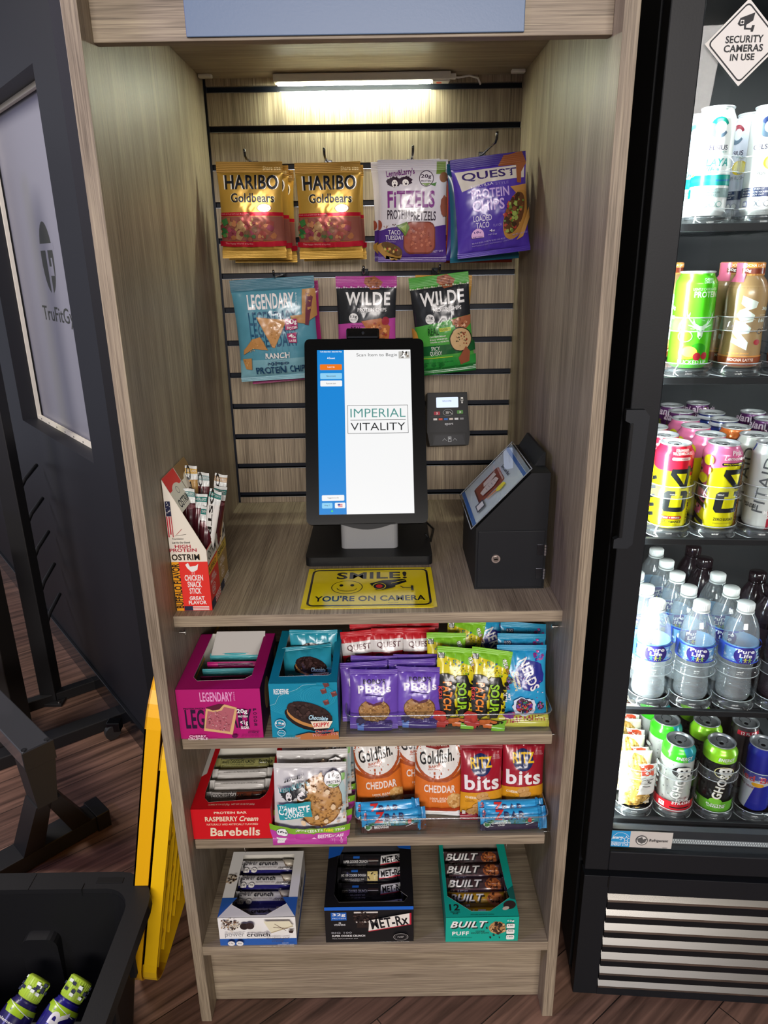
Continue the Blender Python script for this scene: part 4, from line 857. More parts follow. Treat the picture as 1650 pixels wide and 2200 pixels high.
for i, (x, y, z, lb_) in enumerate(((-.122, .072, .004, 'white cookie packet second in the row behind the birthday cake one'), (-.117, .108, .008, 'white cookie packet third in the row on the middle shelf'), (-.112, .146, .008, 'white cookie packet rearmost in the row on the middle shelf'))):
    l, e_ = putm(g, x, y, S2+z, 20, 1, .5*i); dup(g, l, e_, lb_)
def art_fish():
    A = Art(.098, .158); A.P([(0, 0), (1, 0), (1, .40), (.8, .48), (.5, .5), (.2, .48), (0, .42)], 'e4e2de')
    A.E(.5, .26, .52, .29, 'b4552a', jit=.01); A.E(.5, .245, .47, .26, 'ece9e4'); A.P([(.22, .085), (.72, .07), (.74, .12), (.6, .13), (.5, .15), (.36, .135), (.24, .13)], '8a2a26'); A.T('PEPPERIDGE FARM', .27, .088, .69, .112, 'e8d8c8')
    A.T('Goldfish.', .10, .155, .84, .315, '22201f', b=.02, sh=.15, rot=8); A.T('BAKED', .30, .335, .60, .37, 'b8502a', b=.05, rot=6); A.T('SNACK CRACKERS', .28, .378, .58, .395, 'b8502a', b=.03, rot=6)
    A.P([(0, .47), (.3, .53), (.7, .53), (1, .45), (1, .95), (0, .95)], 'e0752a'); A.P([(0, .43), (.2, .5), (.5, .53), (.85, .49), (1, .42), (1, .47), (.7, .55), (.3, .55), (0, .49)], 'a84f22')
    A.T('CHEDDAR', .20, .59, .88, .69, 'f6e8dc', b=.05, ol='b0481c'); A.T('100% REAL\nCHEESE', .33, .755, .74, .82, 'f6dcc4', b=.03); A.E(.86, .8, .17, .10, 'd8a460', jit=.1); A.dots(.84, .8, .12, .08, 20, ('e6bc7c', 'c08a48'), .004, 4)
    A.R(0, .90, 1, .95, 'c8481e'); A.R(0, .95, 1, 1, 'ece8e2'); return A
gg = 'cheddar cracker bags'
g = pouch('cheddar_cracker_bag', 'white and orange cheddar cracker bag, left front in the lower clear bin', 'snack bag', art_fish(), .098, .160, .036, 'd4702a', 'orange cheddar cracker bags', 'film', .06, .05, seed=121, wr=.002); put(g, .0175, .108, S2+.003, 18, 4, -3)
for x, y, z, t, yw, rl, lb_ in ((.134, .092, .003, 19, -4, 0, 'white and orange cheddar cracker bag, right one at the front, beside the red cracker bags'), (.048, .150, .003, 16, 8, 3, 'cheddar cracker bag half hidden behind the left front one'), (.098, .146, .003, 17, 10, 2, 'cheddar cracker bag turned sideways behind the right front one')):
    l, e_ = putm(g, x, y, S2+z, t, yw, rl); dup(g, l, e_, lb_)
def art_ritz():
    A = Art(.088, .152); A.R(0, 0, 1, .095, '8e1728'); A.E(.47, .27, .25, .145, '1b2a5e'); A.T('RITZ', .22, .17, .74, .31, 'f0c020', b=.06, rot=3, ol='1b2a5e')
    A.T('NO HIGH\nFRUCTOSE\nCORN SYRUP', .74, .14, .95, .20, 'dca8b0'); A.T('bits', .08, .40, .91, .60, 'f4efec', b=.12, rot=2)
    A.P([(0, .65), (.3, .635), (.7, .615), (1, .60), (1, .93), (0, .93)], 'dd9a20'); A.T('CHEESE', .10, .69, .37, .72, 'f4e8d0', b=.04); A.T('CRACKER\nSANDWICHES', .10, .735, .33, .77, '7a4a14')
    for x, y in ((.5, .68), (.55, .74), (.42, .82), (.68, .83), (.30, .89), (.55, .91)): A.E(x, y, .15, .05, '9a6a2c', rot=12); A.E(x, y-.008, .145, .045, 'cf9c5c', rot=12); A.dots(x, y-.008, .1, .025, 8, ('b07e40', 'dab47c'), .0012, int(y*77))
    A.R(0, .93, 1, 1, '98182a'); A.R(.05, .88, .14, .93, 'e8e0d0'); return A
rg = 'red cheese cracker bags'
g = pouch('cheese_cracker_bag', 'red and yellow cheese cracker bag, front left one of the red pair', 'snack bag', art_ritz(), .088, .152, .032, 'a51a2e', rg, 'film', .07, .05, seed=131, wr=.002); put(g, .2225, .080, S2+.003, 20, 2, 2)
for x, y, z, rl, lb_ in ((.308, .095, .004, 3, 'red and yellow cheese cracker bag, right front one next to the cabinet side'), (.226, .128, .004, 1, 'red cheese cracker bag behind the left one of the front pair'), (.312, .142, .004, 2, 'red cheese cracker bag behind the right one of the front pair')):
    l, e_ = putm(g, x, y, S2+z, 18, 0, rl); dup(g, l, e_, lb_)
def art_kids(fl):
    A = Art(.132, .040); BR = '4a2c26' if fl else '2e2440'; A.P([(.1, .52), (.3, .45), (.6, .5), (.9, .42), (.9, .75), (.1, .75)], '3f8a9a'); A.dots(.5, .6, .4, .1, 30, ('2f6a3a', '3c7a44'), .0022, 3); A.P([(0, .72), (.3, .66), (.6, .72), (.86, .68), (.86, 1), (0, 1)], BR)
    A.T('Z', .20, .08, .36, .52, 'd8322c', b=.12, sh=.2); A.T('BAR', .36, .16, .68, .50, '23285a', b=.12); A.T('CHOCOLATE\nBROWNIE' if fl else 'CHOCOLATE\nCHIP', .16, .60, .45, .78, 'f0ece4', b=.04); A.E(.10, .72, .05, .12, 'e4ece0'); A.E(.10, .72, .04, .1, '4a8a4a')
    A.E(.74, .55, .03, .12, 'c83a30', rot=-20); A.L([(.68, .75), (.80, .66)], .0008, 'd8d8d8'); A.R(.88, 0, 1, 1, '2c8cc4'); A.P([(.9, .6), (1, .5), (1, 1), (.9, 1)], '6e4430' if fl else '4a90c0'); A.T('CLIF', .02, .2, .12, .34, 'd86a6a', b=.04, rot=80)
    return A
zg = 'sky-blue kids snack bars'
g = pouch('kids_snack_bar', 'sky-blue chocolate brownie kids bar, front one at the left of the lower clear bin', 'snack bar', art_kids(True), .130, .042, .022, '36a4dc', zg, 'film', .08, .08, sides=True, e=.5, seed=141, depth=.35); put(g, .0435, .0465, S2+.003, 28, 2, -2)
l, e_ = putm(g, .032, .064, S2+.011, 22, 0, -3); dup(g, l, e_, 'sky-blue kids bar behind the front brownie one, left of the lower clear bin')
g = pouch('kids_snack_bar', 'sky-blue chocolate chip kids bar, front one at the right of the lower clear bin', 'snack bar', art_kids(False), .132, .042, .022, '36a4dc', zg, 'film', .08, .08, sides=True, e=.5, seed=145, depth=.35); put(g, .284, .0465, S2+.003, 28, -1, -2)
l, e_ = putm(g, .281, .064, S2+.009, 22, 1, 0); dup(g, l, e_, 'sky-blue kids bar behind the front chocolate chip one, right of the lower clear bin')
# ------------------------------------------------------------------ bottom shelf
def nut(A, x, y, r, n, cols, seed, sz=.0015): A.dots(x, y, r, r*A.W/A.H, n, cols, sz, seed)
A = Art(.159, .075); PB = '2d5fae'
A.R(0, 0, 1, .76, 'f0eee9'); A.R(0, .76, 1, 1, PB); nut(A, .16, .18, .115, 110, ('d8cdb8', '3a2c26', 'efe6d6', 'b89c7c', '6a4a3a'), 3, .0022); A.E(.345, .2, .055, .115, '2e2220'); A.E(.42, .18, .055, .12, '382a28')
A.P([(.60, .02), (.93, .02), (.97, .18), (.68, .42)], 'e6dfc0'); A.P([(.68, .42), (.97, .18), (.98, .21), (.69, .45)], 'b7a884'); A.L([(.74, .12), (.88, .36)], .0012, '5a3826'); A.L([(.72, .24), (.9, .28)], .0012, '5a3826'); A.P([(.91, .36), (.98, .36), (.96, .46), (.92, .45)], '3a2a26')
A.T('power', .09, .44, .34, .60, '6a6a6e', b=-.01); A.T('crunch', .37, .42, .67, .56, '3a3a3e', b=.03); A.T('PROTEIN ENERGY BAR', .37, .60, .66, .63, '9a8a8a'); A.T('cookies and\ncreme', .62, .58, .92, .76, '4a4240', sh=.5)
for x, t in ((.16, '13g'), (.27, '6g')): A.ring(x, .80, .048, .09, '8a8a90', 'ece9e4', .93); A.T(t, x-.025, .765, x+.025, .82, '4a4a50')
A.T('BAKED BARS', .82, .79, .90, .81, WHT); A.T('CONTAINS 12 BARS', .76, .84, .97, .87, WHT); A.T('1.4 OZ EACH  NET WT 16.8 OZ (480g)', .53, .90, .97, .93, WHT)
At = Art(.159, .175); At.P([(0, .72), (.2, .72), (.8, .72), (1, .72), (1, 1), (0, 1)], PB); nut(At, .06, .45, .07, 60, ('d8cdb8', '3a2c26', 'b89c7c'), 8, .003)
As = Art(.175, .075); As.R(0, .0, 1, .75, 'ece9e4'); As.R(0, .75, 1, 1, PB); As.E(.5, .35, .06, .14, '3a2c26'); As.E(.64, .35, .06, .14, '3a2c26'); nut(As, .25, .3, .08, 40, ('d8cdb8', '3a2c26'), 9, .002)
put(carton('wafer_bar_carton', 'white and blue open carton of wafer protein bars at the left of the bottom shelf', .159, .175, .075, A, 'eceae5', 'e9e6e0', [(.16, .06), (.88, .06), (.88, .80), (.62, .97), (.42, .97), (.15, .82)], topart=At, sideart=As, wall='cfcac2'), -.2415, .003, S3)
def art_wafer():
    A = Art(.122, .042); A.R(0, 0, 1, .52, 'c3c0c0'); A.R(0, .5, 1, 1, '27246e'); nut(A, .12, .0, .12, 30, ('2c2624', '5a4a44'), 3, .0015); A.P([(.74, 0), (.96, 0), (1, .3), (.84, .35)], 'cfc6b4'); A.P([(.76, .02), (.84, .3), (1, .26), (1, .32), (.82, .38)], '7a6a5c')
    A.T('power', .04, .14, .31, .34, '5a5a60'); A.T('crunch', .34, .12, .67, .30, '303036', b=.04); A.T('PROTEIN ENERGY BAR', .33, .36, .66, .41, '7a6a6a'); A.T('chocolate', .68, .36, .92, .47, '3a302e', sh=.5)
    for x, t in ((.12, '12g'), (.26, '8g')): A.ring(x, .52, .055, .13, '8a8a90', 'dcd8d4', .9); A.T(t, x-.03, .46, x+.03, .56, '4a4a50')
    A.T('protein worth craving', .28, .78, .68, .85, 'c9c6e0', b=.01, sh=.2); return A
wg = 'wafer bars in the white and blue carton'; g = None
for i, (z, lb_) in enumerate(((.038, 'silver and purple wafer bar, frontmost in the white and blue carton'), (.044, 'silver and purple wafer bar, second in the white and blue carton'), (.050, 'silver and purple wafer bar, third in the carton, mostly its purple side'), (.054, 'silver and purple wafer bar at the back of the white and blue carton'))):
    l, e_ = None, None
    if g is None: g = pouch('wafer_bar', lb_, 'protein bar', art_wafer(), .124, .042, .024, 'b9b6b8', wg, 'film', .07, .07, sides=True, e=.4, seed=161, depth=.3); put(g, -.241, .022, S3+z-.02, 62, 0, -1)
    else: l, e_ = putm(g, -.240, .022+.037*i, S3+z-.02, 55, 0, 0); dup(g, l, e_, lb_)
A = Art(.182, .096); BB = '121114'; A.R(0, 0, 1, .09, '1c63c8'); A.R(.07, .15, .245, .37, '1f5fb4'); A.T('32g', .085, .17, .235, .27, WHT, b=.05); A.T('PROTEIN', .085, .295, .235, .33, 'c9d8ee'); A.T('18\nVITAMINS', .10, .42, .23, .52, 'dcdcdc', b=.03)
A.R(.33, .15, .60, .42, '241a18'); A.R(.33, .13, .60, .17, 'd8d0c8'); A.R(.36, .42, .56, .58, '2a1e1a'); A.R(.35, .40, .58, .435, 'd0c8c0'); A.dots(.46, .3, .13, .2, 40, ('3a2a26', '191214', '4a3a34'), .0028, 5)
A.T('BIG 100', .07, .655, .30, .71, '8c8c90', b=.04); A.T('SUPER COOKIE CRUNCH', .075, .745, .45, .80, 'e4e2e0', b=.03); A.T('MEAL REPLACEMENT BAR', .075, .835, .37, .86, 'c9c6c4'); A.T('9 - 3.52 OZ (100g) Bars  Net Wt. 1.98 lbs (900g)', .58, .945, .95, .965, 'b9b6b4')
A.P([(.50, .34), (.965, .145), (.965, .46), (.49, .64)], 'ece6dc'); A.P([(.955, .15), (.975, .14), (.975, .47), (.49, .66), (.49, .635), (.955, .455)], 'b82a3c'); A.T('MET-Rx', .515, .255, .94, .53, '16151a', b=.06, rot=9.5)
A.ring(.855, .82, .085, .10, 'a8a4a0', BB, .93); A.ring(.855, .82, .068, .08, '5c5a58', BB, .93); A.T('NSF', .82, .79, .89, .84, 'b8b4b0')
As = Art(.17, .096); As.R(0, 0, 1, .09, '1c63c8'); As.R(.2, .3, .7, .7, '2a282c')
At = Art(.182, .17); At.P([(0, 0), (.2, 0), (.14, .2), (0, .26)], '1a5bb8'); At.P([(.8, 0), (1, 0), (1, .12), (.86, .1)], '1a5bb8')
put(carton('meal_bar_carton', 'black and blue open carton of meal replacement bars in the middle of the bottom shelf', .182, .17, .096, A, BB, '17181f', [(.12, .0), (.86, .0), (.86, .78), (.94, .86), (.90, .93), (.16, .93), (.10, .82)], topart=At, sideart=As, wall='8c8a86', inside='2c2b2e'), -.011, .006, S3)
def art_meal(lt):
    A = Art(.138, .046); A.T('SUPER COOKIE CRUNCH' if not lt else 'BIG 100 COOKIE DOUGH', .06, .30, .45, .42, 'd8d6d4', b=.02); A.T('MEAL REPLACEMENT BAR', .12, .50, .42, .56, 'b8b4b0'); A.T('NET WT 3.52 OZ (100g)', .14, .62, .42, .67, 'b8b4b0'); A.R(.22, .12, .32, .22, '2460b4')
    if lt: A.R(.47, .2, .63, .62, 'd0bc78'); A.dots(.55, .4, .07, .18, 14, ('3a2c20', 'e4d49c'), .002, 3)
    else: A.R(.46, .25, .62, .36, '3a2a28'); A.R(.46, .33, .62, .36, 'd4ccc4'); A.R(.47, .40, .60, .52, '2c2020')
    A.P([(.66, .12), (1, .0), (1, .36), (.65, .52)], 'd6d4d2'); A.P([(.65, .5), (1, .34), (1, .38), (.65, .55)], 'c02c3c'); A.T('MET-Rx', .68, .13, .99, .40, '16151a', b=.05, rot=7); return A
for i, (lt, z, lb_) in enumerate(((0, .050, 'black meal bar frontmost in the black carton'), (0, .058, 'black meal bar second in the black carton'), (1, .064, 'black meal bar with cream picture, third in the black carton'), (0, .066, 'black meal bar at the back of the black carton'))):
    put(pouch('meal_bar', lb_, 'protein bar', art_meal(lt), .140, .046, .028, '1b1a1e', 'meal bars in the black carton', 'film', .06, .06, sides=True, e=.4, seed=171+i, depth=.3), -.012+.003*(i % 2), .022+.036*i, S3+z-.02, 50, 0, 0)
A = Art(.150, .066); GN = '12a893'; A.T('BUILT', .06, .16, .57, .42, WHT, b=.10, sh=.3, ol='1e2420', ow=.0); A.R(0, 0, 1, 1, GN); A.T('BUILT', .075, .20, .585, .47, '1e2420', b=.10, sh=.3); A.T('BUILT', .06, .16, .57, .42, WHT, b=.10, sh=.3)
A.T('PUFF', .09, .58, .32, .74, WHT, b=.12); A.T('COOKIE\nDOUGH CHUNK', .35, .55, .60, .68, '1e3a34', b=.06); A.T('WITH DARK CHOCOLATEY COATING', .08, .82, .36, .85, '0c5c50'); A.E(.71, .44, .115, .26, 'b98a58', jit=.08, seed=3); A.dots(.71, .44, .10, .22, 40, ('3a2820', '4a342a', 'd4aa78', '8a5c3a'), .0034, 4); A.dots(.70, .5, .16, .35, 12, ('2a2a24',), .0018, 6)
A.T('12g', .84, .06, .93, .15, WHT, b=.04)
for k, t in enumerate(('190', 'PLUS', '160')): A.R(.83, .22+.23*k, .94, .40+.23*k, 'f0efe8', r=.0025); A.T(t, .85, .25+.23*k, .92, .31+.23*k, '2a4a40', b=.03)
As = Art(.2, .066); As.R(.1, .2, .5, .8, '1e6a5c'); As.E(.75, .5, .1, .3, '3a2a24')
At = Art(.150, .2); At.T('12', .06, .84, .20, .92, '1e2420', b=.05); At.T('PROTEIN\nBARS', .07, .93, .20, .965, '1e3a34', b=.03); At.T('WITH DARK CHOCOLATEY COATING', .34, .965, .66, .98, '0c5c50'); At.E(.90, .86, .09, .05, '3a2a28', rot=20); At.E(.84, .9, .05, .02, 'd8c8b4', rot=20); At.P([(.9, .68), (1, .62), (1, .8), (.92, .78)], '1c6458')
put(carton('marshmallow_bar_carton', 'teal green open carton of chocolate marshmallow bars at the right of the bottom shelf', .150, .2, .066, A, GN, '129a88', [(.06, .0), (.88, .0), (.90, .60), (.93, .76), (.62, .93), (.36, .93), (.05, .74)], topart=At, sideart=As, wall='c0bab0', inside='7c7468'), .2215, .004, S3)
def art_built(c, acc):
    A = Art(.130, .038); A.R(0, .6, 1, 1, acc); A.T('BUILT', .06, .20, .62, .58, '1e1c1e', b=.05, sh=.3); A.T('BUILT', .04, .12, .60, .50, 'd6d4d0', b=.05, sh=.3); A.T('PUFF', .04, .66, .36, .90, 'e0dcd8', b=.05); A.E(.78, .38, .13, .36, '8a4a28' if c == '3e2c2e' else 'b0683a', jit=.12, seed=3); A.dots(.78, .38, .1, .28, 22, ('5a3020', 'b06a34', '3a2018'), .003, 5); return A
for i, (c, ac, z, lb_) in enumerate((('c99a1c', 'e0b42a', .034, 'golden salted caramel bar, frontmost in the green carton'), ('a07a1c', '8a6a1a', .040, 'golden bar squeezed behind the front caramel bar in the green carton'), ('3e2c2e', '6a4a50', .044, 'brown bar third in the green carton'), ('3e2c2e', '6a4a50', .048, 'brown bar fourth in the green carton'), ('3e2c2e', '6a4a50', .050, 'brown bar at the back of the green carton'))):
    put(pouch('marshmallow_bar', lb_, 'protein bar', art_built(c, ac), .132, .038, .024, c, 'bars in the green carton', 'film', .06, .07, sides=True, e=.4, seed=181+i, depth=.3), .2205, .020+.034*i, S3+z-.016, 50, 0, 0)
for x, z, l in ((-.263, .4425, 'left'), (.272, .4425, 'right')):
    tag(MB().tube([(x, .05, z+.0015), (x, .05, z-.018), (x+.002, .048, z-.024)], .0012, M('d8d6d0', 'metal')).build('wire_loop', None), 'small bright wire loop hanging under the middle shelf, %s one' % l, 'wire', 'wire loops under the middle shelf')
# ------------------------------------------------------------------ on the worktop
ZT = ZW+.0003
k = thing('self_checkout_kiosk', 'black self checkout kiosk with a bright white and blue portrait screen', 'kiosk', (0, 0, ZT))
BK = M('101113', 'black'); BG = M('0b0c0e', 'gloss')
mb = MB(); mb.prism(rrect(-.136, .297, .134, .535, .012), BK, 2, 0, .020); mb.build('kiosk_base', k)
mb = MB(); gy_ = M('8b8c8e', 'plastic'); mb.prism(rrect(-.062, .345, .062, .405, .012), gy_, 2, .020, .075); mb.prism([(.36, .07), (.40, .07), (.455, .16), (.42, .16)], gy_, 0, -.05, .05); mb.build('stand_neck', k)
KM = Matrix.Translation((-.0045, .428, 1.2065-ZT)) @ Matrix.Rotation(R_(3.0), 4, 'Z') @ Matrix.Rotation(R_(-24.5), 4, 'X') @ Matrix.Rotation(R_(.9), 4, 'Y')
kw, kh = .262, .409
mb = MB(); mb.prism(rrect(-kw/2, -kh/2, kw/2, kh/2, .012), M('08090a', 'satin'), 1, 0, .024); 
mon = mb.build('monitor', k); mon.matrix_local = KM
A = Art(.205, .362); BLU = emis('1a8adc', .62); SW = emis('fafafa', .64); D3 = emis('3c3f42', .35); OR = emis('f07a1c', .66); LB = emis('8fd0f4', .66)
A.R(0, 0, 1, 1, SW); A.R(0, 0, .287, 1, BLU)
A.R(.028, .088, .262, .123, OR, r=.002); A.T('Log In', .11, .10, .185, .111, SW, b=.02); A.R(.03, .142, .262, .178, LB, r=.002); A.T('New account', .095, .155, .195, .165, D3); A.R(.03, .188, .262, .224, SW, r=.002); A.T('Remove item', .095, .201, .195, .211, D3)
A.T('TruFit Bakersfield - Bakersfield Plaza', .03, .006, .265, .014, SW, b=.03); A.T('Guest', .12, .044, .19, .056, SW, b=.05); A.P([(.105, .054), (.112, .044), (.119, .054)], SW)
A.R(.03, .884, .265, .918, SW, r=.002); A.T('Suggestions (0)', .09, .896, .205, .906, D3); A.R(.03, .93, .14, .963, LB, r=.002); A.T('Help ?', .055, .941, .11, .951, D3); A.R(.165, .93, .275, .963, SW, r=.002)
for q in range(3): A.R(.20, .938+.007*q, .245, .942+.007*q, emis('c84a4a', .8))
A.R(.195, .937, .22, .948, emis('3a4a9a', .8)); A.E(.135, .98, .010, .006, emis('4ac85a', .8))
A.T('Scan Item to Begin', .42, .022, .855, .047, D3, b=-.005); A.R(.872, .012, .992, .056, emis('b9b7b2', .7), r=.001); A.dots(.93, .034, .05, .02, 30, (emis('2c2c2c', .3), emis('e8e6e2', .9), emis('8a7a6a', .6)), .0022, 4)
TE = emis('5aa09a', .55)
for a, b_ in (((.315, .345), (.955, .345)), ((.955, .345), (.955, .515)), ((.955, .515), (.315, .515)), ((.315, .515), (.315, .345)), ((.345, .434), (.93, .434))): A.L([a, b_], .0009, D3)
A.T('IMPERIAL', .345, .365, .93, .418, TE, b=-.004); A.T('VITALITY', .345, .452, .925, .498, D3, b=-.002)
s_ = flat_panel('touch_screen', A, SW, 'paper', mon, .205, .362, lambda x, y: Vector((x-.1035, -.0006, y-.183)))
mb = MB(); mb.box(-.039, .002, kh/2+.002, .034, .03, kh/2+.026, BG, .004); mb.disc((-.002, .0015, kh/2+.014), .003, (0, -1, 0), M('2c3038', 'gloss'), .0005); mb.box(-.052, .014, kh/2-.001, .048, .024, kh/2+.006, BK, .002); mb.build('webcam', mon)
mb = MB(); a_ = [(-.062+.124*i/12, -.0135*math.sin(math.pi*i/12)) for i in range(13)]; mb.prism([(x, y-kh/2+.002) for x, y in a_[::-1]]+[], BK, 1, .0, .03) ; mb.build('scanner_lip', mon)
mb = MB(); mb.tube([(.125, .40, .03), (.138, .42, .005), (.15, .50, .004), (.12, .6, .004)], .0025, BK); mb.build('cable', k)
rd = thing('card_reader', 'black card reader with a small lit display, mounted on the slats beside the kiosk', 'card reader', (.193, .665, 1.172), (R_(-17), 0, R_(3)))
mb = MB(); mb.prism([(-.053, -.03), (.053, -.03), (.049, .069), (-.049, .069)], BK, 1, -.022, .022)
mb.prism([(-.048, -.062), (.048, -.062), (.053, -.03), (-.053, -.03)], BK, 1, -.030, .022)
mb.box(-.04, .02, -.05, .04, .062, .06, BK); mb.build('reader_body', rd)
A = Art(.094, .094); A.R(.20, .09, .78, .36, emis('c4d2f0', .9), r=.002); A.T('WELCOME', .36, .17, .60, .21, '4a5a7a'); A.R(.85, .1, .91, .2, WHT); A.R(.86, .14, .90, .19, BLK); A.E(.88, .235, .02, .025, WHT)
A.R(.13, .46, .29, .55, 'a8283c', r=.001); A.T('X', .19, .475, .24, .535, WHT, b=.03); A.R(.74, .44, .90, .53, '4f8a3c', r=.001); A.T('>', .80, .455, .85, .515, WHT, b=.03)
A.ring(.5, .49, .13, .085, 'b8bcc0', '1a1b1e', .94); A.T('))))', .44, .455, .52, .53, WHT, b=.01); A.L([(.54, .47), (.62, .54)], .0008, WHT)
for q, c in enumerate(('e4e2e0', 'd0503a', '2a6ab8', 'd8c8c0', 'e0e0e4', '8c8c90')): A.R(.11+.14*q, .635, .21+.14*q, .685, c)
A.L([(.03, .59), (.97, .59)], .0003, '55585c'); A.T('eport', .41, .76, .63, .84, 'c9cbd0', b=.01)
flat_panel('keypad_face', A, '1a1b1e', 'black', rd, .094, .094, lambda x, y: Vector((x-.047, -.0225, y-.0285)))
A = Art(.08, .026); A.P([(.08, .1), (.92, .1), (1, 1), (0, 1)], '2a2b2f'); A.L([(.3, .62), (.36, .42), (.42, .62)], .0007, 'b0b4b8'); A.L([(.62, .62), (.68, .42), (.74, .62)], .0007, 'b0b4b8'); A.R(.47, .25, .57, .75, 'b0b4b8'); A.R(.485, .3, .555, .7, '2a2b2f'); A.R(.5, .35, .54, .5, 'b0b4b8')
flat_panel('card_slot', A, '1e1f22', 'black', rd, .08, .026, lambda x, y: Vector((x-.04, -.0305, y-.060)))
box('mount_bracket', rd, -.03, .034, -.04, .03, .0375, .05, BK)
# sign
A = Art(.256, .183); YL = 'ead21a'
A.R(.035, .045, .965, .955, BLK, r=.014); A.R(.052, .07, .948, .93, YL, r=.011)
A.T('SMILE!', .235, .12, .795, .30, BLK, b=.055); A.T("YOU'RE ON CAMERA", .09, .72, .92, .85, BLK, b=.03)
A.ring(.325, .51, .122, .165, BLK, YL, .945, n=40); A.E(.28, .465, .015, .03, BLK); A.E(.365, .465, .015, .03, BLK); A.L([(.325+.078*math.cos(t), .53+.085*math.sin(t)) for t in [math.pi*(.08+.84*i/12) for i in range(13)]], .0016, BLK)
A.P([(.50, .44), (.60, .36), (.78, .335), (.79, .40), (.68, .55), (.60, .60), (.55, .60)], BLK); A.ring(.575, .51, .052, .085, YL, BLK, .88); A.E(.575, .51, .026, .042, 'd0281c'); A.L([(.67, .44), (.78, .36)], .002, YL); A.P([(.70, .50), (.78, .42), (.77, .47), (.70, .55)], YL)
A.L([(.74, .52), (.76, .56), (.83, .57)], .0022, BLK); A.R(.82, .51, .838, .63, BLK); A.T('SmartSign.com  Re-Order K2-0161', .64, .905, .94, .92, '4a4418')
for x, y in ((.05, .06), (.95, .06), (.05, .94), (.95, .94)): A.E(x, y, .009, .012, '5a5430')
mb = MB()
sg_ = thing('smile_sign', 'yellow metal sign with a smiley and a camera, lying in front of the kiosk', 'sign', (.0015, .098, ZT))
printed('sign_plate', A, lambda x, y: Vector((x-.128, y, .0016)), [0, .256], [0, .183], YL, 'gloss', sg_)
mb.prism(rrect(-.128, 0, .128, .183, .012), M(YL, 'gloss'), 2, 0, .0015); mb.build('sign_edge', sg_)
# clip the square print corners: plate drawn as rounded sheet below, print inset
# suggestion box
db = thing('suggestion_box', 'black lockable suggestion box with a slanted front holding a printed notice, at the right', 'box', (.278, .174, ZT))
DK = M('131518', 'black'); prof_ = [(-.070, 0), (.070, 0), (.070, .226), (.052, .247), (.022, .247), (.0245, .221), (-.070, .128)]
mb = MB(); mb.prism([(-.070, 0), (.066, 0), (.066, .236), (.030, .236), (-.070, .129)], DK, 1, .0, .215); mb.build('box_body', db)
mb = MB(); mb.prism([(.045, .236), (.0655, .236), (.0655, .262), (.061, .262)], DK, 1, .05, .215); mb.box(.036, .07, .2362, .042, .19, .2368, M('08090b', 'matte')); mb.build('slot_hood', db)
box('box_door', db, -.066, -.0022, .004, .062, 0, .122, M('15171b', 'black'), .001)
mb = MB(); mb.disc((-.031, -.002, .066), .0085, (0, -1, 0), M('c0b8b4', 'metal'), .003, 24); mb.disc((-.031, -.005, .066), .0055, (0, -1, 0), M('8c8682', 'metal'), .001, 20); mb.box(-.0345, -.0066, .0645, -.0275, -.006, .0675, M('2a2624', 'metal')); mb.build('lock', db)
for z in (.022, .072):
    mb = MB(); mb.box(.048, -.003, z, .060, -.001, z+.022, M('4a4c52', 'metal'), .0005)
    for i in range(4): mb.disc((.064, -.003, z+.0057*i), .0032, (0, 0, 1), M('b0b4b8', 'metal'), .005, 12)
    mb.build('hinge', db)
A = Art(.203, .132); BL2 = '3a6eb0'; A.R(0, 0, .055, 1, BL2); A.R(.86, 0, .915, 1, BL2); A.R(.915, 0, 1, 1, clear('acrylic_bare', (.7, .72, .75), .05, .05))
# x runs down-slope from front edge: drawn in the sheet's own frame, rotated with the sheet
def sl(x, y):  # x: along y (depth), y: up the slope
    t = y/.132; return Vector((-.0725+.100*t, .004+x, .131+.1075*t))
A = Art(.205, .140); A.R(0, 0, 1, .055, clear('acrylic_bare', (.75, .78, .8), .05, .05)); A.R(0, .06, 1, .11, BL2); A.R(0, .94, 1, .995, BL2)
def art_notice(A):
    A.T('Suggestion Box!', .30, .24, .66, .30, '3a4458', b=.02, rot=2)
    A.R(.22, .33, .66, .80, '9a4a34', r=.008); 
    for k in range(16): A.R(.235+.026*k, .335, .248+.026*k, .36, 'd8c4b0'); A.R(.235+.026*k, .775, .248+.026*k, .795, '2a1c18')
    A.P([(.29, .42), (.40, .40), (.43, .52), (.40, .64), (.31, .62)], 'c8bcae'); A.P([(.44, .42), (.55, .40), (.60, .50), (.58, .70), (.47, .72), (.42, .6)], 'c8bcae')
    for k in range(4): A.L([(.48, .47+.05*k), (.55, .46+.05*k)], .0008, '6a6a70')
    A.P([(.72, .36), (.80, .34), (.82, .46), (.76, .52), (.71, .47)], 'd8cc30'); A.P([(.73, .5), (.77, .5), (.74, .66), (.715, .67)], 'c87a4a'); A.R(.66, .72, .84, .86, '3a3f4c'); A.R(.69, .735, .81, .845, 'd8d8d4')
    return A
def slope(x, y):
    t = y/.140; return Vector((-.0745+.1035*t, .206-x, .128+.1115*t)) + Vector((-.0012, 0, .0012))
# reading direction runs from the back (left) to the front (right)
art_notice(A)
nt_ = printed('notice_sheet', A, slope, [0, .205], [0, .14], 'dbe6e3', 'paper', db)
mb = MB(); c0 = [slope(x, y)+Vector((-.0012, 0, .0012)) for x, y in ((-.002, -.004), (.207, -.004), (.207, .144), (-.002, .144))]
mb.add(c0, [(0, 1, 2, 3)], clear('acrylic_cover', (.93, .95, .96), .02, .02)); 
for a, b_ in ((0, 1), (1, 2), (2, 3), (3, 0)): mb.tube([c0[a], c0[b_]], .0009, M('8d9498', 'gloss'), 6)
mb.build('sign_holder', db)
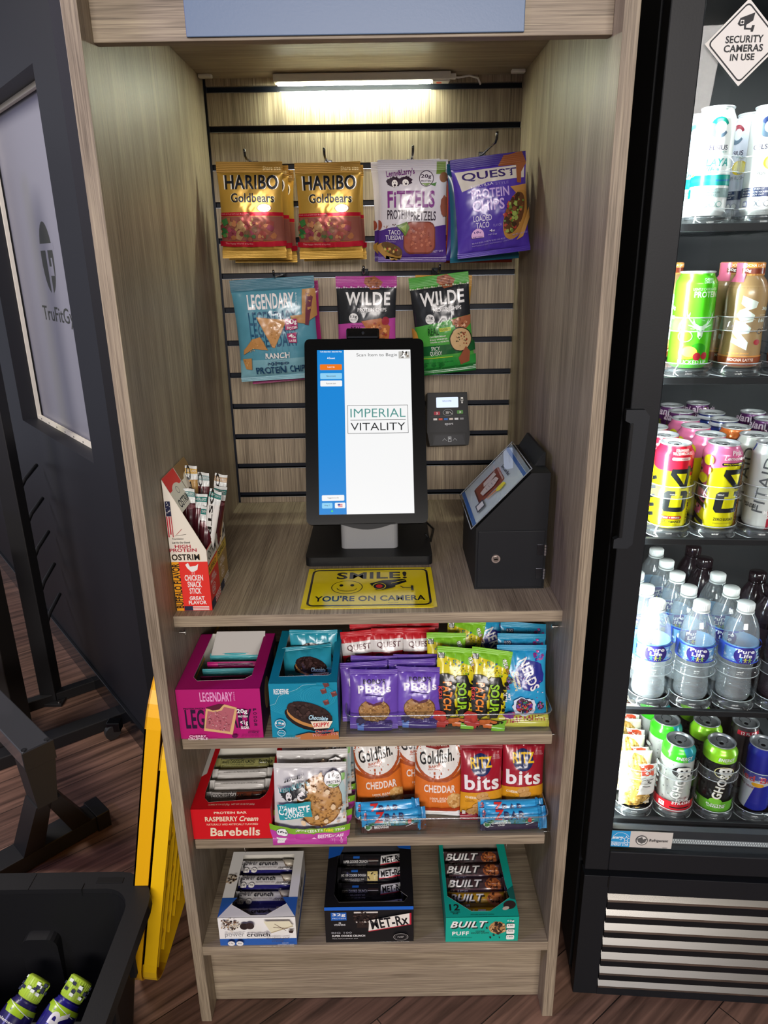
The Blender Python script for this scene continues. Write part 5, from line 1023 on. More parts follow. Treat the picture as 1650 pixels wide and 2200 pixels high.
# ------------------------------------------------------------------ snack stick cartons
def stick_carton(name, label, x, y, red, tan=False):
    t = thing(name, label, 'carton', (x, y, ZT), group='snack stick cartons'); W, D, HL, HR = .066, .074, .256, .121
    fb = 'e4332a' if red else 'a98850'; cr = 'e9e2d4'
    def F(xx, yy): return Vector((xx, 0, yy))
    A = Art(W, HL)
    A.P([(0, 0), (0, 1), (1, 1), (1, 1-HR/HL)], cr)
    A.R(0, 1-.099/HL, 1, 1, fb); A.R(0, 1-.099/HL, .2, 1, 'f0a21c' if red else 'c8a850'); A.T('BUFFALO FLAVOR' if red else 'ORIGINAL FLAVOR', -.58, .775, .79, .83, '2a1a14', b=.04, rot=90)
    A.T('CHICKEN\nSNACK\nSTICK' if red else 'BEEF\nSNACK\nSTICK', .32, .715, .83, .865, WHT, b=.045); A.T('GREAT\nFLAVOR', .36, .885, .86, .95, WHT, b=.03)
    A.P([(.38, .635), (.46, .62), (.5, .65), (.66, .645), (.74, .63), (.70, .675), (.6, .69), (.52, .69), (.42, .66)], WHT); A.L([(.55, .69), (.54, .71)], .0008, WHT); A.L([(.6, .69), (.6, .71)], .0008, WHT)
    A.R(.22, .963, .46, .998, '1c2440'); 
    for q in range(3): A.R(.46, .965+.012*q, .92, .971+.012*q, 'e8e4e0')
    A.T('OSTRIM', .03, .552, .80, .60, '1d1a18', b=.05, ol='d8b060', ow=.02); A.T('HIGH\nPROTEIN', .0, .48, .74, .535, 'b02c3c', b=.03)
    A.R(.02, .155, .16, .265, '1c2040'); A.dots(.09, .21, .06, .05, 16, ('e8e4e0',), .0008, 5); A.R(.02, .265, .05, .42, 'c02838'); A.R(.08, .265, .11, .40, 'c02838'); A.R(.14, .265, .16, .42, 'c02838')
    A.T('Foundation', .12, .425, .42, .44, '3a3a3a'); A.T('Let Us Do Good', .1, .455, .58, .468, '2a2a2a', b=.03); A.L([(.25, .40), (.4, .36)], .0008, 'b03a3a'); A.L([(.2, .41), (.5, .40)], .0006, '3a3a3a')
    # cut the print to the slanted outline
    class _A:
        def mesh(s, *a, **k_):
            bm, m = A.mesh(); bmesh.ops.bisect_plane(bm, geom=bm.verts[:]+bm.edges[:]+bm.faces[:], plane_co=(0, HL, 0), plane_no=Vector((HL-HR, W, 0)).normalized(), clear_outer=True); return bm, m
    def ex(mb):
        mb.add([(0, .0008, 0), (W, .0008, 0), (W, .0008, HR), (0, .0008, HL)], [(3, 2, 1, 0)], M('a89878', 'paper'))
    mb_name = 'front_panel'
    # base of the front panel is the slanted polygon itself
    bm, mats = _A().mesh(); mb = MB(); mb.add([(0, 0, 0), (W, 0, 0), (W, 0, HR), (0, 0, HL)], [(0, 1, 2, 3)], M(cr, 'paper')); ex(mb)
    bm.verts.index_update(); o = len(mb.v); mb.v += [(v.co.x, -.0002-LAY*v.co.z, v.co.y) for v in bm.verts]
    for f in bm.faces: mb.f.append(tuple(o+v.index for v in f.verts)); mb.m.append(mb.mi(M(mats[f.material_index], 'paper'))); mb.sm.append(False)
    bm.free(); mb.build('front_panel', t, recalc=False)
    A2 = Art(D, HR); A2.R(0, 0, 1, .25, cr); A2.T('OSTRIM', .1, .05, .95, .20, '1d1a18', b=.04); A2.R(0, .25, 1, 1, fb); A2.R(0, .28, 1, .42, 'f0b02c' if red else 'd8b84c'); A2.T('BUFFALO', .06, .305, .8, .39, '2a1a14', b=.05)
    A2.T('HIGH\nPROTEIN', .1, .47, .7, .60, 'ecdcd4', b=.03); A2.E(.35, .72, .2, .09, 'ecdcd4'); A2.E(.35, .72, .18, .08, fb); A2.T('NO\nMSG', .22, .67, .48, .77, 'ecdcd4', b=.03); A2.R(0, .86, .4, 1, '1c2440')
    for q in range(3): A2.R(.4, .87+.04*q, 1, .89+.04*q, 'e8e4e0')
    flat_panel('side_panel', A2, fb, 'paper', t, D, HR, lambda a, b_: Vector((W, a, b_)), Vector((-.0008, 0, 0)))
    # tall left panel, back panel, floor
    mb = MB(); ip = M('a89878', 'paper'); mb.box(0, 0, 0, .0008, D, HL, ip); mb.add([(0, D, 0), (W, D, 0), (W, D, HR), (0, D, HL), (0, D-.0008, 0), (W, D-.0008, 0), (W, D-.0008, HR), (0, D-.0008, HL)], [(0, 3, 2, 1), (4, 5, 6, 7), (0, 1, 5, 4), (1, 2, 6, 5), (2, 3, 7, 6), (3, 0, 4, 7)], ip); mb.box(0, 0, 0, W, D, .0008, ip); mb.build('carton_body', t)
    # slanted lid over the upper part
    SLn = math.hypot(W, HL-HR); d1 = Vector((W, 0, HR-HL)).normalized(); L_ = SLn*.46
    A3 = Art(D, L_); c3 = fb if red else '8a6a40'; A3.R(0, 0, 1, .42, c3); A3.E(.5, .48, .32, .17, cr); A3.R(0, .42, 1, 1, cr); A3.E(.5, .48, .32, .17, cr); A3.T('OSTRIM', .1, .70, .92, .92, '1d1a18', b=.03); A3.ring(.5, .5, .1, .1, '6a6a6a', cr, .8)
    # x runs front to back, y from low end up
    flat_panel('slanted_lid', A3, cr if red else c3, 'paper', t, D, L_, lambda a, b_: Vector((0, a, HL))+d1*(L_-b_)+Vector((0, 0, .0008)), Vector((0, 0, -.001)))
    return t
stick_carton('snack_stick_carton', 'red and cream slant-topped snack stick carton in the front left corner of the worktop', -.3575, .1015, True)
stick_carton('snack_stick_carton', 'tan snack stick carton directly behind the red one, against the cabinet side', -.3575, .180, False)
def art_stick(top, dark='4a1620'):
    A = Art(.024, .165); A.R(0, 0, 1, .16, 'dfe2e0'); A.R(0, .03, 1, .09, top); A.T('SWEET & SPICY', .08, .045, .92, .075, WHT); A.R(0, .2, 1, 1, dark); A.T('OSTRIM', -2.2, .36, 3.2, .41, '1d1a18', b=.03, rot=-84) if dark != '4a1620' else A.E(.5, .2, .5, .03, '7a4a50'); return A
spec = [('17736c', '4a1620', -.318, .128, .035, 10, 0, 8, 'dark red snack stick with teal top, frontmost in the red carton'), ('17736c', '4a1620', -.327, .140, .055, 12, 0, 6, 'dark red snack stick leaning behind the front one in the red carton'), ('6f9a98', '4a1620', -.338, .150, .065, 5, 0, 3, 'dark red snack stick at the left of the red carton'), ('17736c', 'e2e0dc', -.314, .155, .070, 0, -10, 14, 'white snack stick with teal top leaning right in the red carton'),
        ('c9a24a', 'b08a50', -.340, .200, .095, 5, 0, 2, 'gold topped snack stick in the tan carton'), ('8fa6a8', '5a2a30', -.325, .205, .080, 5, 0, 4, 'grey topped snack stick in the tan carton'), ('b89c7c', 'c0a888', -.306, .212, .080, 0, 0, 10, 'beige snack stick sticking out at the right of the tan carton'), ('17736c', '4a1620', -.312, .195, .060, 2, 0, 12, 'teal topped snack stick between the two cartons')]
for i, (c, d_, x, y, z, t_, yw, rl, lb_) in enumerate(spec):
    put(pouch('snack_stick', lb_, 'snack stick', art_stick(c, d_), .024, .165, .014, d_, 'snack sticks in their cartons', 'film', .10, .06, seed=200+i, wr=.0012, e=.5), x, y, ZT+z-.01, t_, yw, rl)
# ------------------------------------------------------------------ drinks in the fridge
def FP(u, v, z): return F_ @ Vector((u, v, z))
CLR = clear('pusher_clear', (.985, .99, .99), .02, .05, 1.35, .015)
CEDGE = clear('pusher_edge', (.75, .8, .82), .25, .1, 1.6, .3)
def lane(u, z, label, mh=.055):
    t = thing('shelf_pusher', label, 'shelf pusher', FP(u, .10, z), (0, 0, FA), 'clear pusher fronts on the fridge shelves'); R1, R2 = .0405, .0385
    mb = MB(); 
    def ring(z0_, z1_):
        mb.lathe([(R1, z0_), (R1, z1_), (R2, z1_), (R2, z0_), (R1, z0_)], CLR, 24, a0=math.pi, a1=2*math.pi)
    ring(-.013, .009); mb.build('lower_fence', t); mb = MB(); ring(mh, mh+.022); mb.build('upper_fence', t)
    mb = MB()
    for zz in (-.013, .009, mh, mh+.022): mb.tube([(R1*math.cos(R_(180+15*i)), R1*math.sin(R_(180+15*i)), zz) for i in range(13)], .0008, CEDGE, 5)
    mb.build('fence_rim', t)
    mb = MB()
    for sx in (-1, 1): mb.box(sx*R1-.0012, -.006, -.013, sx*R1+.0012, .0, mh+.022, CLR)
    for sx in (-1, 1): mb.box(sx*R1-.0012, 0, -.013, sx*R1+.0012, .45, .012, CLR)
    mb.build('lane_divider', t); mb = MB(); mb.box(-R2, -.02, -.006, R2, .45, -.002, M('2a2d30', 'gloss')); mb.lathe([(0, -.002), (R2, -.002), (R2, -.006), (0, -.006)], M('2a2d30', 'gloss'), 20, a0=math.pi, a1=2*math.pi); mb.build('lane_floor', t)
rows = ['top', 'second', 'third', 'fourth', 'bottom']; colw = ['leftmost', 'second from the left', 'third from the left', 'fourth from the left']
for ri, z in enumerate(SZ):
    for ci in range(4):
        if ri == 0 and ci > 2: continue
        lane(CU[ci]+(.004 if ri in (0, 3) else 0), z, 'clear pusher front on the %s fridge shelf, %s' % (rows[ri], colw[ci]), .085 if ri == 4 else .062)
def pack(g, u, v, z, lb_=None, yaw=0):
    loc = FP(u, v, z); e_ = (0, 0, FA+R_(yaw-11))
    if lb_ is None: g.location = loc; g.rotation_euler = e_; return g
    return dup(g, loc, e_, lb_)
V = [.103, .172, .241, .310, .379, .448]
vw = ['', 'second in its column', 'third in its column', 'fourth in its column', 'fifth in its column', 'sixth in its column']
# white sparkling drink cans, top shelf
def art_cel(c1, c2, t1):
    A = Art(.0285*R_(200), .156); A.T('PLAYA VIBE' if t1 == 'PLAYA' else 'SPARKLING', .45, .03, .62, .045, '6a7a7a')
    for i, (a0, a1, c) in enumerate(((20, 150, c1), (150, 330, '5c7084'))):
        pts = []; n = 12
        for k in range(n+1): a = R_(a0+(a1-a0)*k/n); pts.append((.5+.14*math.cos(a), .20-.095*math.sin(a)))
        for k in range(n, -1, -1): a = R_(a0+(a1-a0)*k/n); pts.append((.52+.085*math.cos(a), .20-.055*math.sin(a)))
        A.P(pts, c)
    A.T('CELSIUS', .31, .355, .66, .40, '3a3550', b=.01); A.T('LIVE FIT', .55, .41, .66, .425, '2a8a80', b=.01)
    if t1 == 'PLAYA':
        A.T('PLAYA', .28, .475, .70, .545, '2a9a94', b=.05, sh=.15); A.T('Vibe', .32, .55, .56, .605, '2a8a94', b=.03, sh=.3); A.P([(0, .64), (.2, .62), (.5, .625), (.8, .62), (1, .63), (1, .72), (0, .72)], '12918a'); A.P([(0, .66), (.3, .65), (.6, .67), (1, .655), (1, .67), (.5, .685), (0, .68)], '1f6ea8')
        A.L([(.12, .60), (.14, .48)], .0012, '6a86a0'); A.P([(.06, .48), (.14, .46), (.22, .485), (.14, .475)], '6a86a0'); A.P([(.08, .62), (.2, .60), (.16, .63)], 'e0b040')
    else:
        A.E(.62, .52, .13, .07, 'e6c41c'); A.E(.62, .52, .10, .055, 'f0dc60'); A.T(t1, .36, .60, .72, .635, '7a7a7a')
    A.R(.0, .745, .13, .83, c1); A.R(.15, .745, .85, .83, '8aa0a0' if t1 == 'PLAYA' else '243258')
    for k, t in enumerate(('ESSENTIAL ENERGY', 'ACCELERATES METABOLISM', 'BURNS BODY FAT')): A.T(t, .22, .752+.026*k, .56+.05*(k == 1), .768+.026*k, '3a4a4a' if t1 == 'PLAYA' else WHT)
    for k in range(3): A.ring(.42+.1*k, .895, .045, .028, '2a9a94' if t1 == 'PLAYA' else '5a6a7a', 'eef0ef', .85)
    A.R(.26, .87, .33, .92, '6a6aa0'); A.R(.27, .878, .32, .912, 'eef0ef'); return A
cgrp = 'tall slim sparkling drink cans'
g = can('slim_can', 'white and teal slim can at the front left of the top fridge shelf', art_cel('11907e', '', 'PLAYA'), .0285, .156, 'ecefee', cgrp, neck=.0235); pack(g, .112, V[0], SZ[0], yaw=4)
pack(g, .108, V[1]-.004, SZ[0], 'white and teal slim can second in the left column of the top fridge shelf', -20)
pack(g, .108, V[2]-.012, SZ[0], 'white and teal slim can third in the left column of the top fridge shelf', 30)
g = can('slim_can', 'white and yellow slim can at the front of the second column, top fridge shelf', art_cel('2a3a6a', '', 'SPARKLING LEMON'), .0285, .156, 'e8eae8', cgrp, neck=.0235); pack(g, .194, V[0], SZ[0], yaw=-14)
g2 = can('slim_can', 'white and violet slim can second in the second column, top fridge shelf', art_cel('8a2a3a', '', 'GRAPE RUSH'), .0285, .156, 'd8daea', cgrp, neck=.0235); pack(g2, .192, V[1]-.004, SZ[0], yaw=-60)
pack(g2, .190, V[2]-.01, SZ[0], 'white and violet slim can third in the second column, top fridge shelf', -80)
pack(g, .277, V[0], SZ[0], 'white and yellow slim can in the third column, mostly outside the photo', 0)
# second shelf
def art_buck():
    A = Art(.033*R_(200), .156); W_ = 'd4ecd0'; A.T('CHERRY\nLIMEADE', .54, .07, .70, .12, W_, b=.04); A.T('LIGHTLY CARBONATED', .40, .165, .76, .19, W_); A.T('PROTEIN', .42, .20, .78, .26, W_, b=.04)
    def sym(pts): 
        A.P(pts, W_); A.P([(1.12-x, y) for x, y in pts], W_)
    sym([(.53, .585), (.44, .53), (.36, .45), (.35, .38), (.37, .45), (.40, .41), (.39, .47), (.45, .52), (.45, .48), (.48, .525), (.55, .555)]); sym([(.56, .55), (.50, .555), (.38, .54), (.48, .575), (.56, .585)])
    A.P([(.49, .56), (.63, .56), (.60, .62), (.595, .66), (.56, .69), (.525, .66), (.52, .62)], W_); A.P([(.51, .59), (.55, .60), (.54, .61), (.52, .605)], '3fa01c'); A.P([(.61, .59), (.57, .60), (.58, .61), (.60, .605)], '3fa01c'); A.E(.56, .665, .015, .01, '3fa01c')
    A.ring(.36, .66, .10, .06, W_, '5ed01a', .92); A.E(.56, .80, .12, .07, '2f9a1a'); A.E(.42, .83, .13, .07, 'e0dc20'); A.E(.44, .82, .10, .055, 'f0ea50'); A.E(.55, .87, .055, .042, 'a82430'); A.E(.66, .865, .05, .04, 'a82430'); A.T('BUCKED UP', .30, .91, .70, .95, W_, b=.01)
    A.T('21g', .06, .35, .16, .40, W_, b=.03); A.T('100', .06, .45, .16, .49, W_, b=.03); return A
g = can('protein_can', 'bright green soft drink can with a white deer head, left of the second fridge shelf', art_buck(), .033, .156, '4fc41a', 'green protein soda cans', neck=.0265); pack(g, .112, V[0], SZ[1], yaw=6)
PROF = dict(raw=[(0, 0), (.026, 0), (.031, .003), (.0325, .012), (.0315, .04), (.0305, .06), (.0312, .09), (.0325, .118), (.031, .13), (.0265, .141), (.0215, .147), (.0205, .149)],
            water=[(0, .004), (.02, .004), (.026, 0), (.0305, .003), (.0325, .012), (.0318, .030), (.0295, .05), (.0288, .062), (.0298, .075), (.0322, .086), (.0325, .094), (.0325, .122), (.0322, .130), (.0312, .142), (.0285, .156), (.0235, .169), (.0175, .180), (.0130, .187), (.0128, .192)])
def pr_at(P, z):
    for (r0, z0_), (r1, z1_) in zip(P, P[1:]):
        if z0_ <= z <= z1_ and z1_ > z0_: return r0+(r1-r0)*(z-z0_)/(z1_-z0_)
    return P[-1][0]
def bottle(name, label, prof, body, cap, capr, caph, group, art=None, base=None, lz=(0, 0), ribs=0, kind='film', cat='bottle', lname='label_wrap'):
    t = thing(name, label, cat, group=group); mb = MB(); P = PROF[prof]; zs = []
    fine = []
    for (r0, z0_), (r1, z1_) in zip(P, P[1:]):
        n_ = max(1, int((z1_-z0_)/.0022)) if ribs else max(1, int((z1_-z0_)/.008))
        for i in range(n_): z = z0_+(z1_-z0_)*i/n_; r = r0+(r1-r0)*i/n_; fine.append((r-(ribs*abs(math.sin(z*math.pi/.0085)) if ribs and .012 < z < .09 else 0), z))
    fine.append(P[-1]); mb.lathe(fine+[(0, P[-1][1])], body, 36); mb.build('bottle_body', t)
    zt = P[-1][1]; mb = MB(); mb.lathe([(capr-.001, zt-.003), (capr, zt-.002), (capr, zt+caph-.0015), (capr-.0015, zt+caph), (0, zt+caph)], cap, 28)
    for i in range(28): a = 2*math.pi*i/28; mb.box(capr*math.cos(a)-.0004, capr*math.sin(a)-.0004, zt, capr*math.cos(a)+.0004, capr*math.sin(a)+.0004, zt+caph-.002, cap)
    mb.disc((0, 0, zt-.007), capr+.001, (0, 0, 1), cap if prof == 'water' else body, .0022, 28); mb.build('cap', t)
    if art or base:
        z0_, z1_ = lz; sp = R_(200)
        def S(x, y):
            a = (x/art.W-.5)*sp; r = pr_at(P, z0_+y)+.0005; return Vector((r*math.sin(a), -r*math.cos(a), z0_+y))
        def ex(mb): mb.lathe([(pr_at(P, z0_+(z1_-z0_)*i/12)+.0003, z0_+(z1_-z0_)*i/12) for i in range(13)], M(base, kind), 36)
        printed(lname, art, S, lsp(0, art.W, 26), lsp(0, z1_-z0_, 12), base, kind, t, extra=ex)
    return t
def art_raw():
    A = Art(.032*R_(200), .129); W_ = 'dbe6dc'
    A.P([(.36, .12), (.58, .20), (.56, .27), (.45, .30), (.56, .36), (.54, .44), (.44, .46), (.53, .52), (.51, .585), (.40, .60), (.51, .70), (.50, .80), (.27, .70), (.28, .64), (.37, .67), (.27, .58), (.29, .42), (.37, .44), (.30, .36), (.34, .30), (.42, .27), (.35, .22)], W_)
    A.L([(.30, .46), (.54, .41)], .0006, 'a58458'); A.T('30g', .66, .26, .80, .31, W_, b=.03); A.L([(.64, .36), (.78, .36)], .0004, W_); A.T('160', .63, .40, .77, .45, W_, b=.03); A.E(.68, .565, .055, .035, '4a3a2c'); A.E(.68, .565, .035, .022, 'b08a5a'); A.E(.65, .70, .055, .035, 'a82c34')
    A.R(0, .89, 1, 1, '8c4424'); A.R(0, .87, 1, .885, 'd89048'); A.T('PREMIUM SHAKE', .24, .83, .54, .85, 'e8a858', b=.03); A.T('MOCHA LATTE', .26, .905, .62, .94, 'f0dccc', b=.03); return A
rgp = 'coffee protein bottles on the second fridge shelf'
g = bottle('coffee_bottle', 'tan mocha latte bottle at the front, second fridge shelf, right of the green can', 'raw', M('9c7f58', 'gloss'), M('c08848', 'plastic'), .021, .020, rgp, art_raw(), 'a4875e', (.004, .133))
mb = MB(); A = Art(.0215*R_(200), .017); A.R(.2, .05, .8, .45, 'e08a2c'); A.T('MOCHA LATTE', .23, .12, .77, .38, 'f4e4cc', b=.03); A.R(.22, .5, .78, 1, '7a3420'); A.T('30g', .26, .55, .42, .9, WHT, b=.04)
def Sc(x, y): a = (x/A.W-.5)*R_(200); return Vector((.0214*math.sin(a), -.0214*math.cos(a), .151+y))
printed('cap_print', A, Sc, lsp(0, A.W, 16), [0, .017], 'b8885a', 'film', g)
mb = MB(); mb.lathe([(.0285, .138), (.0225, .1475), (.0218, .152), (.0218, .168)], M('d8708f', 'film'), 16, a0=R_(170), a1=R_(235)); mb.build('pink_strip', g)
pack(g, .196, V[0], SZ[1], yaw=8)
pack(g, .192, V[1]-.002, SZ[1], 'tan mocha latte bottle directly behind the front one, its pink strip showing', 20); pack(g, .108, V[2], SZ[1], 'brown mocha bottle behind the green can, only its cap and pink strip showing', 25); pack(g, .279, V[0], SZ[1], 'mocha latte bottle third in the row, cut by the photo edge', 0)
# third shelf
YC = 'e2da12'
def art_c4(red):
    A = Art(.033*R_(200), .157); top = 'd81c34' if red else 'd8709c'
    A.P([(0, 0), (1, 0), (1, .36 if red else .22), (.62, .36 if red else .23), (.62, .30 if red else .22), (.2, .30 if red else .3), (0, .26)], top)
    if not red:
        A.P([(0, .2), (.22, .18), (.30, .3), (.26, .5), (.30, .62), (.22, .8), (0, .95)], 'c8608c'); A.dots(.14, .55, .13, .38, 40, ('e0a0b8', 'c04a7a', 'd8c040', '2a3034'), .004, 5); A.E(.27, .18, .08, .06, 'd4d020', rot=-30); A.E(.2, .40, .09, .06, 'd4d020'); A.E(.26, .30, .07, .05, 'd03a6a')
        for k in range(3): A.P([(.10, .42+.2*k), (.3, .50+.2*k), (.32, .56+.2*k), (.08, .48+.2*k)], BLK)
        A.P([(.84, .22), (1, .2), (1, 1), (.9, 1)], 'c89a3a')
    else:
        for k in range(5): A.P([(.04, .42+.11*k), (.19, .38+.11*k), (.21, .42+.11*k), (.06, .46+.11*k)], '1d2022')
        A.E(.79, .12, .05, .045, 'e86a7a')
    x0_ = .34 if red else .42
    # the big sideways mark: a 4 above a C, reading upwards
    A.P([(x0_+.10, .27), (x0_+.34, .27), (x0_+.34, .24), (x0_+.40, .24), (x0_+.40, .27), (x0_+.46, .27), (x0_+.46, .315), (x0_+.40, .315), (x0_+.36, .50), (x0_+.27, .50), (x0_+.08, .34)], '1d2022')
    A.P([(x0_+.17, .325), (x0_+.33, .325), (x0_+.30, .455)], YC)
    A.P([(x0_+.06, .53), (x0_+.36, .53), (x0_+.40, .56), (x0_+.38, .74), (x0_+.33, .78), (x0_+.04, .78), (x0_+.0, .74), (x0_+.02, .56)], '1d2022')
    A.P([(x0_+.13, .585), (x0_+.30, .585), (x0_+.29, .725), (x0_+.11, .725)], YC); A.P([(x0_+.18, .52), (x0_+.26, .52), (x0_+.26, .62), (x0_+.18, .62)], YC)
    A.T('PERFORMANCE ENERGY', .24, .575, 1.34, .605, '1d2022' if red else '9a5a2a', b=.01, rot=88)
    if red: A.T('STRAWBERRY\nWATERMELON ICE', .42, .05, .74, .11, 'f4dcd8', b=.03); A.R(.42, .135, .70, .17, 'efe0d8', r=.0025); A.T('ZERO SUGAR', .46, .144, .66, .161, 'b02c3c', b=.02); A.R(.32, .83, .66, .87, 'b8202c', r=.003); A.T('SPORT + FITNESS', .35, .84, .63, .86, WHT, b=.03); A.T('PERFORMANCE', .33, .885, .66, .915, '1d2022', b=.02, sh=.15); A.T('ENERGY DRINK', .38, .93, .6, .943, '4a4a20')
    else: A.T('Pink\nLemonade', .48, .07, .82, .16, 'f4e4e8', b=.03, sh=.2, ol='c04070', ow=.02); A.R(.46, .19, .82, .225, '1d2022', r=.0025); A.T('200mg CAFFEINE', .48, .198, .74, .216, YC, b=.03); A.T('ZERO SUGAR', .44, .84, .72, .875, '1d2022', b=.03); A.T('ENERGY DRINK', .44, .90, .70, .912, '4a4a20')
    return A
egp = 'yellow energy drink cans on the third fridge shelf'
g = can('energy_can', 'yellow and red energy can at the front left of the third fridge shelf', art_c4(True), .033, .157, YC, egp); pack(g, .110, V[0], SZ[2], yaw=4); pack(g, .106, V[1]-.006, SZ[2], 'yellow and red energy can behind the front left one', -12)
g3 = can('energy_can', 'silver-rimmed red energy can third in the left column, third shelf', Art(.1, .157), .033, .157, 'b8404a', egp); pack(g3, .105, V[2]-.01, SZ[2])
g = can('energy_can', 'yellow and pink lemonade energy can at the front of the second column', art_c4(False), .033, .157, YC, egp); pack(g, .194, V[0], SZ[2], yaw=0)
for i, (u_, v_) in enumerate(((.192, V[1]-.004), (.188, V[2]-.004), (.190, V[3]-.004), (.105, V[3]-.012), (.104, V[4]-.012), (.103, V[5]-.012))):
    pack(g, u_, v_, SZ[2], 'pink lemonade energy can, %s, %s column of the third shelf' % (vw[min(i+1, 3) if i < 3 else i].replace(' in its column', ' from the front'), 'second' if i < 3 else 'left'), -15+9*i)
def art_fit(c, t):
    A = Art(.031*R_(200), .157); A.P([(.62, .22), (1, .1), (1, 1), (.62, 1)], c); A.T('FITAID', .02, .40, .98, .52, '5a5f62', b=.0, rot=84); A.R(.15, 0, .2, .1, '2a4a9a'); A.E(.7, .15, .12, .07, 'd8541c'); A.T('MANGO\nSOUR', .56, .76, .86, .86, WHT, b=.04); A.T('NATURAL\nCAFFEINE', .18, .70, .44, .75, '2a2c2e', b=.02); A.R(.66, .90, .8, .96, WHT); A.T('15', .68, .91, .78, .94, 'b02c3c', b=.03); return A
fg = 'fitness drink cans in the third column'
g = can('fitness_can', 'white and red fitness drink can at the front of the third column', art_fit('b0283c', ''), .031, .157, 'd0d4d0', fg, neck=.0255); pack(g, .277, V[0], SZ[2], yaw=-18)
pack(g, .272, V[1]-.006, SZ[2], 'white and red fitness drink can behind the front one of the third column', -30)
g = can('fitness_can', 'orange fitness drink can third from the front of the third column', Art(.1, .157).R(0, 0, 1, .12, 'd8702c'), .031, .157, '8a3a2c', fg, neck=.0255); pack(g, .262, V[2]-.010, SZ[2])
g = can('fitness_can', 'navy blue can fourth from the front of the third column', Art(.1, .157).R(0, .04, 1, .08, 'd8dce4').R(0, .1, 1, .2, '2a4ab0'), .031, .157, '1c2a68', fg, neck=.0255); pack(g, .264, V[3]-.010, SZ[2]); pack(g, .262, V[4]-.012, SZ[2], 'navy blue can fifth from the front of the third column')
def art_ala():
    A = Art(.0285*R_(200), .156)
    for k in range(9): A.dots(.5, .1+.1*k, .5, .06, 14, ('6a2a70', '8a9a3a', 'd0a0c0', '4a2050', 'b06a9a'), .0055, 30+k)
    for k in range(3): A.T('alani', .05+.33*k, .05, .34+.33*k, .12, 'e8d0e4', b=.03)
    return A
ag = 'purple patterned cans at the back'
g = can('patterned_can', 'purple patterned can at the back right, nearest the blue cans', art_ala(), .0285, .156, '5c2f62', ag, neck=.0235); pack(g, .270, V[5]+.03, SZ[2])
for u_, v_, lb_ in ((.205, .385, 'purple patterned can behind the pink cans, third shelf'), (.205, .452, 'purple patterned can rearmost behind the pink cans'), (.352, .24, 'purple patterned can in the right column, front one'), (.352, .31, 'purple patterned can in the right column, behind the front one'), (.352, .38, 'purple patterned can in the right column, third')): pack(g, u_, v_, SZ[2], lb_, 20)
# fourth shelf: water
wm = clear('bottled_water', (.90, .94, .95), .10, .10, 1.5, .12)
def art_water():
    A = Art(.0325*R_(200), .034); A.R(0, 0, 1, 1, '7fb6e0'); A.dots(.5, .5, .5, .45, 60, ('a8d0ee', '5a9ad8', 'cfe6f6'), .003, 3); A.R(0, 0, 1, .09, '2a46b8'); A.R(0, .91, 1, 1, '2a46b8'); A.R(0, 0, .18, 1, '3a5ac8'); A.E(.5, .5, .165, .56, '322a7c', n=36); A.T('Pure\nLife', .385, .10, .62, .62, 'f0eef4', b=.04)
    for x, c in ((.44, '3aa8e0'), (.50, 'd8d030'), (.56, '9acb3a')): A.E(x, .68, .012, .05, c); A.L([(x-.03, .74), (x, .76), (x+.03, .74)], .0008, c); A.L([(x, .76), (x-.015, .90)], .0008, c); A.L([(x, .76), (x+.015, .90)], .0008, c)
    return A
wgp = 'water bottles on the fourth fridge shelf'
g = bottle('water_bottle', 'clear water bottle at the front left of the fourth fridge shelf', 'water', wm, M('e4e8e8', 'plastic'), .0152, .0125, wgp, art_water(), '8abce6', (.090, .124), ribs=.0011)
pack(g, .112, V[0], SZ[3], yaw=6)
for ci, u_ in enumerate((.112, .196, .279)):
    for ri in range(0 if ci else 1, 5 if ci == 0 else (5 if ci == 1 else 3)):
        pack(g, u_-.003*ri, V[ri]-.002*ri, SZ[3], 'clear water bottle, %s, %s column of the fourth fridge shelf' % (['frontmost', 'second from front', 'third from front', 'fourth from front', 'fifth from front'][ri], ['left', 'middle', 'right'][ci]), (ci*9+ri*23) % 40-10)
dk = M('1d1418', 'gloss')
g = bottle('dark_bottle', 'dark drink bottle with black cap, at the front of the fourth column', 'water', M('241a20', 'gloss'), dk, .0165, .016, 'dark capped bottles behind the water', Art(.1, .034), '3a2c38', (.090, .124)); pack(g, .362, V[0], SZ[3])
for u_, v_, lb_ in ((.358, V[1], 'dark drink bottle with black cap, second in the fourth column'), (.355, V[2], 'dark drink bottle with black cap, third in the fourth column'), (.270, V[3], 'dark drink bottle behind the right column of water bottles'), (.268, V[4], 'dark drink bottle rearmost behind the right column of water bottles')): pack(g, u_, v_, SZ[3], lb_, 0)
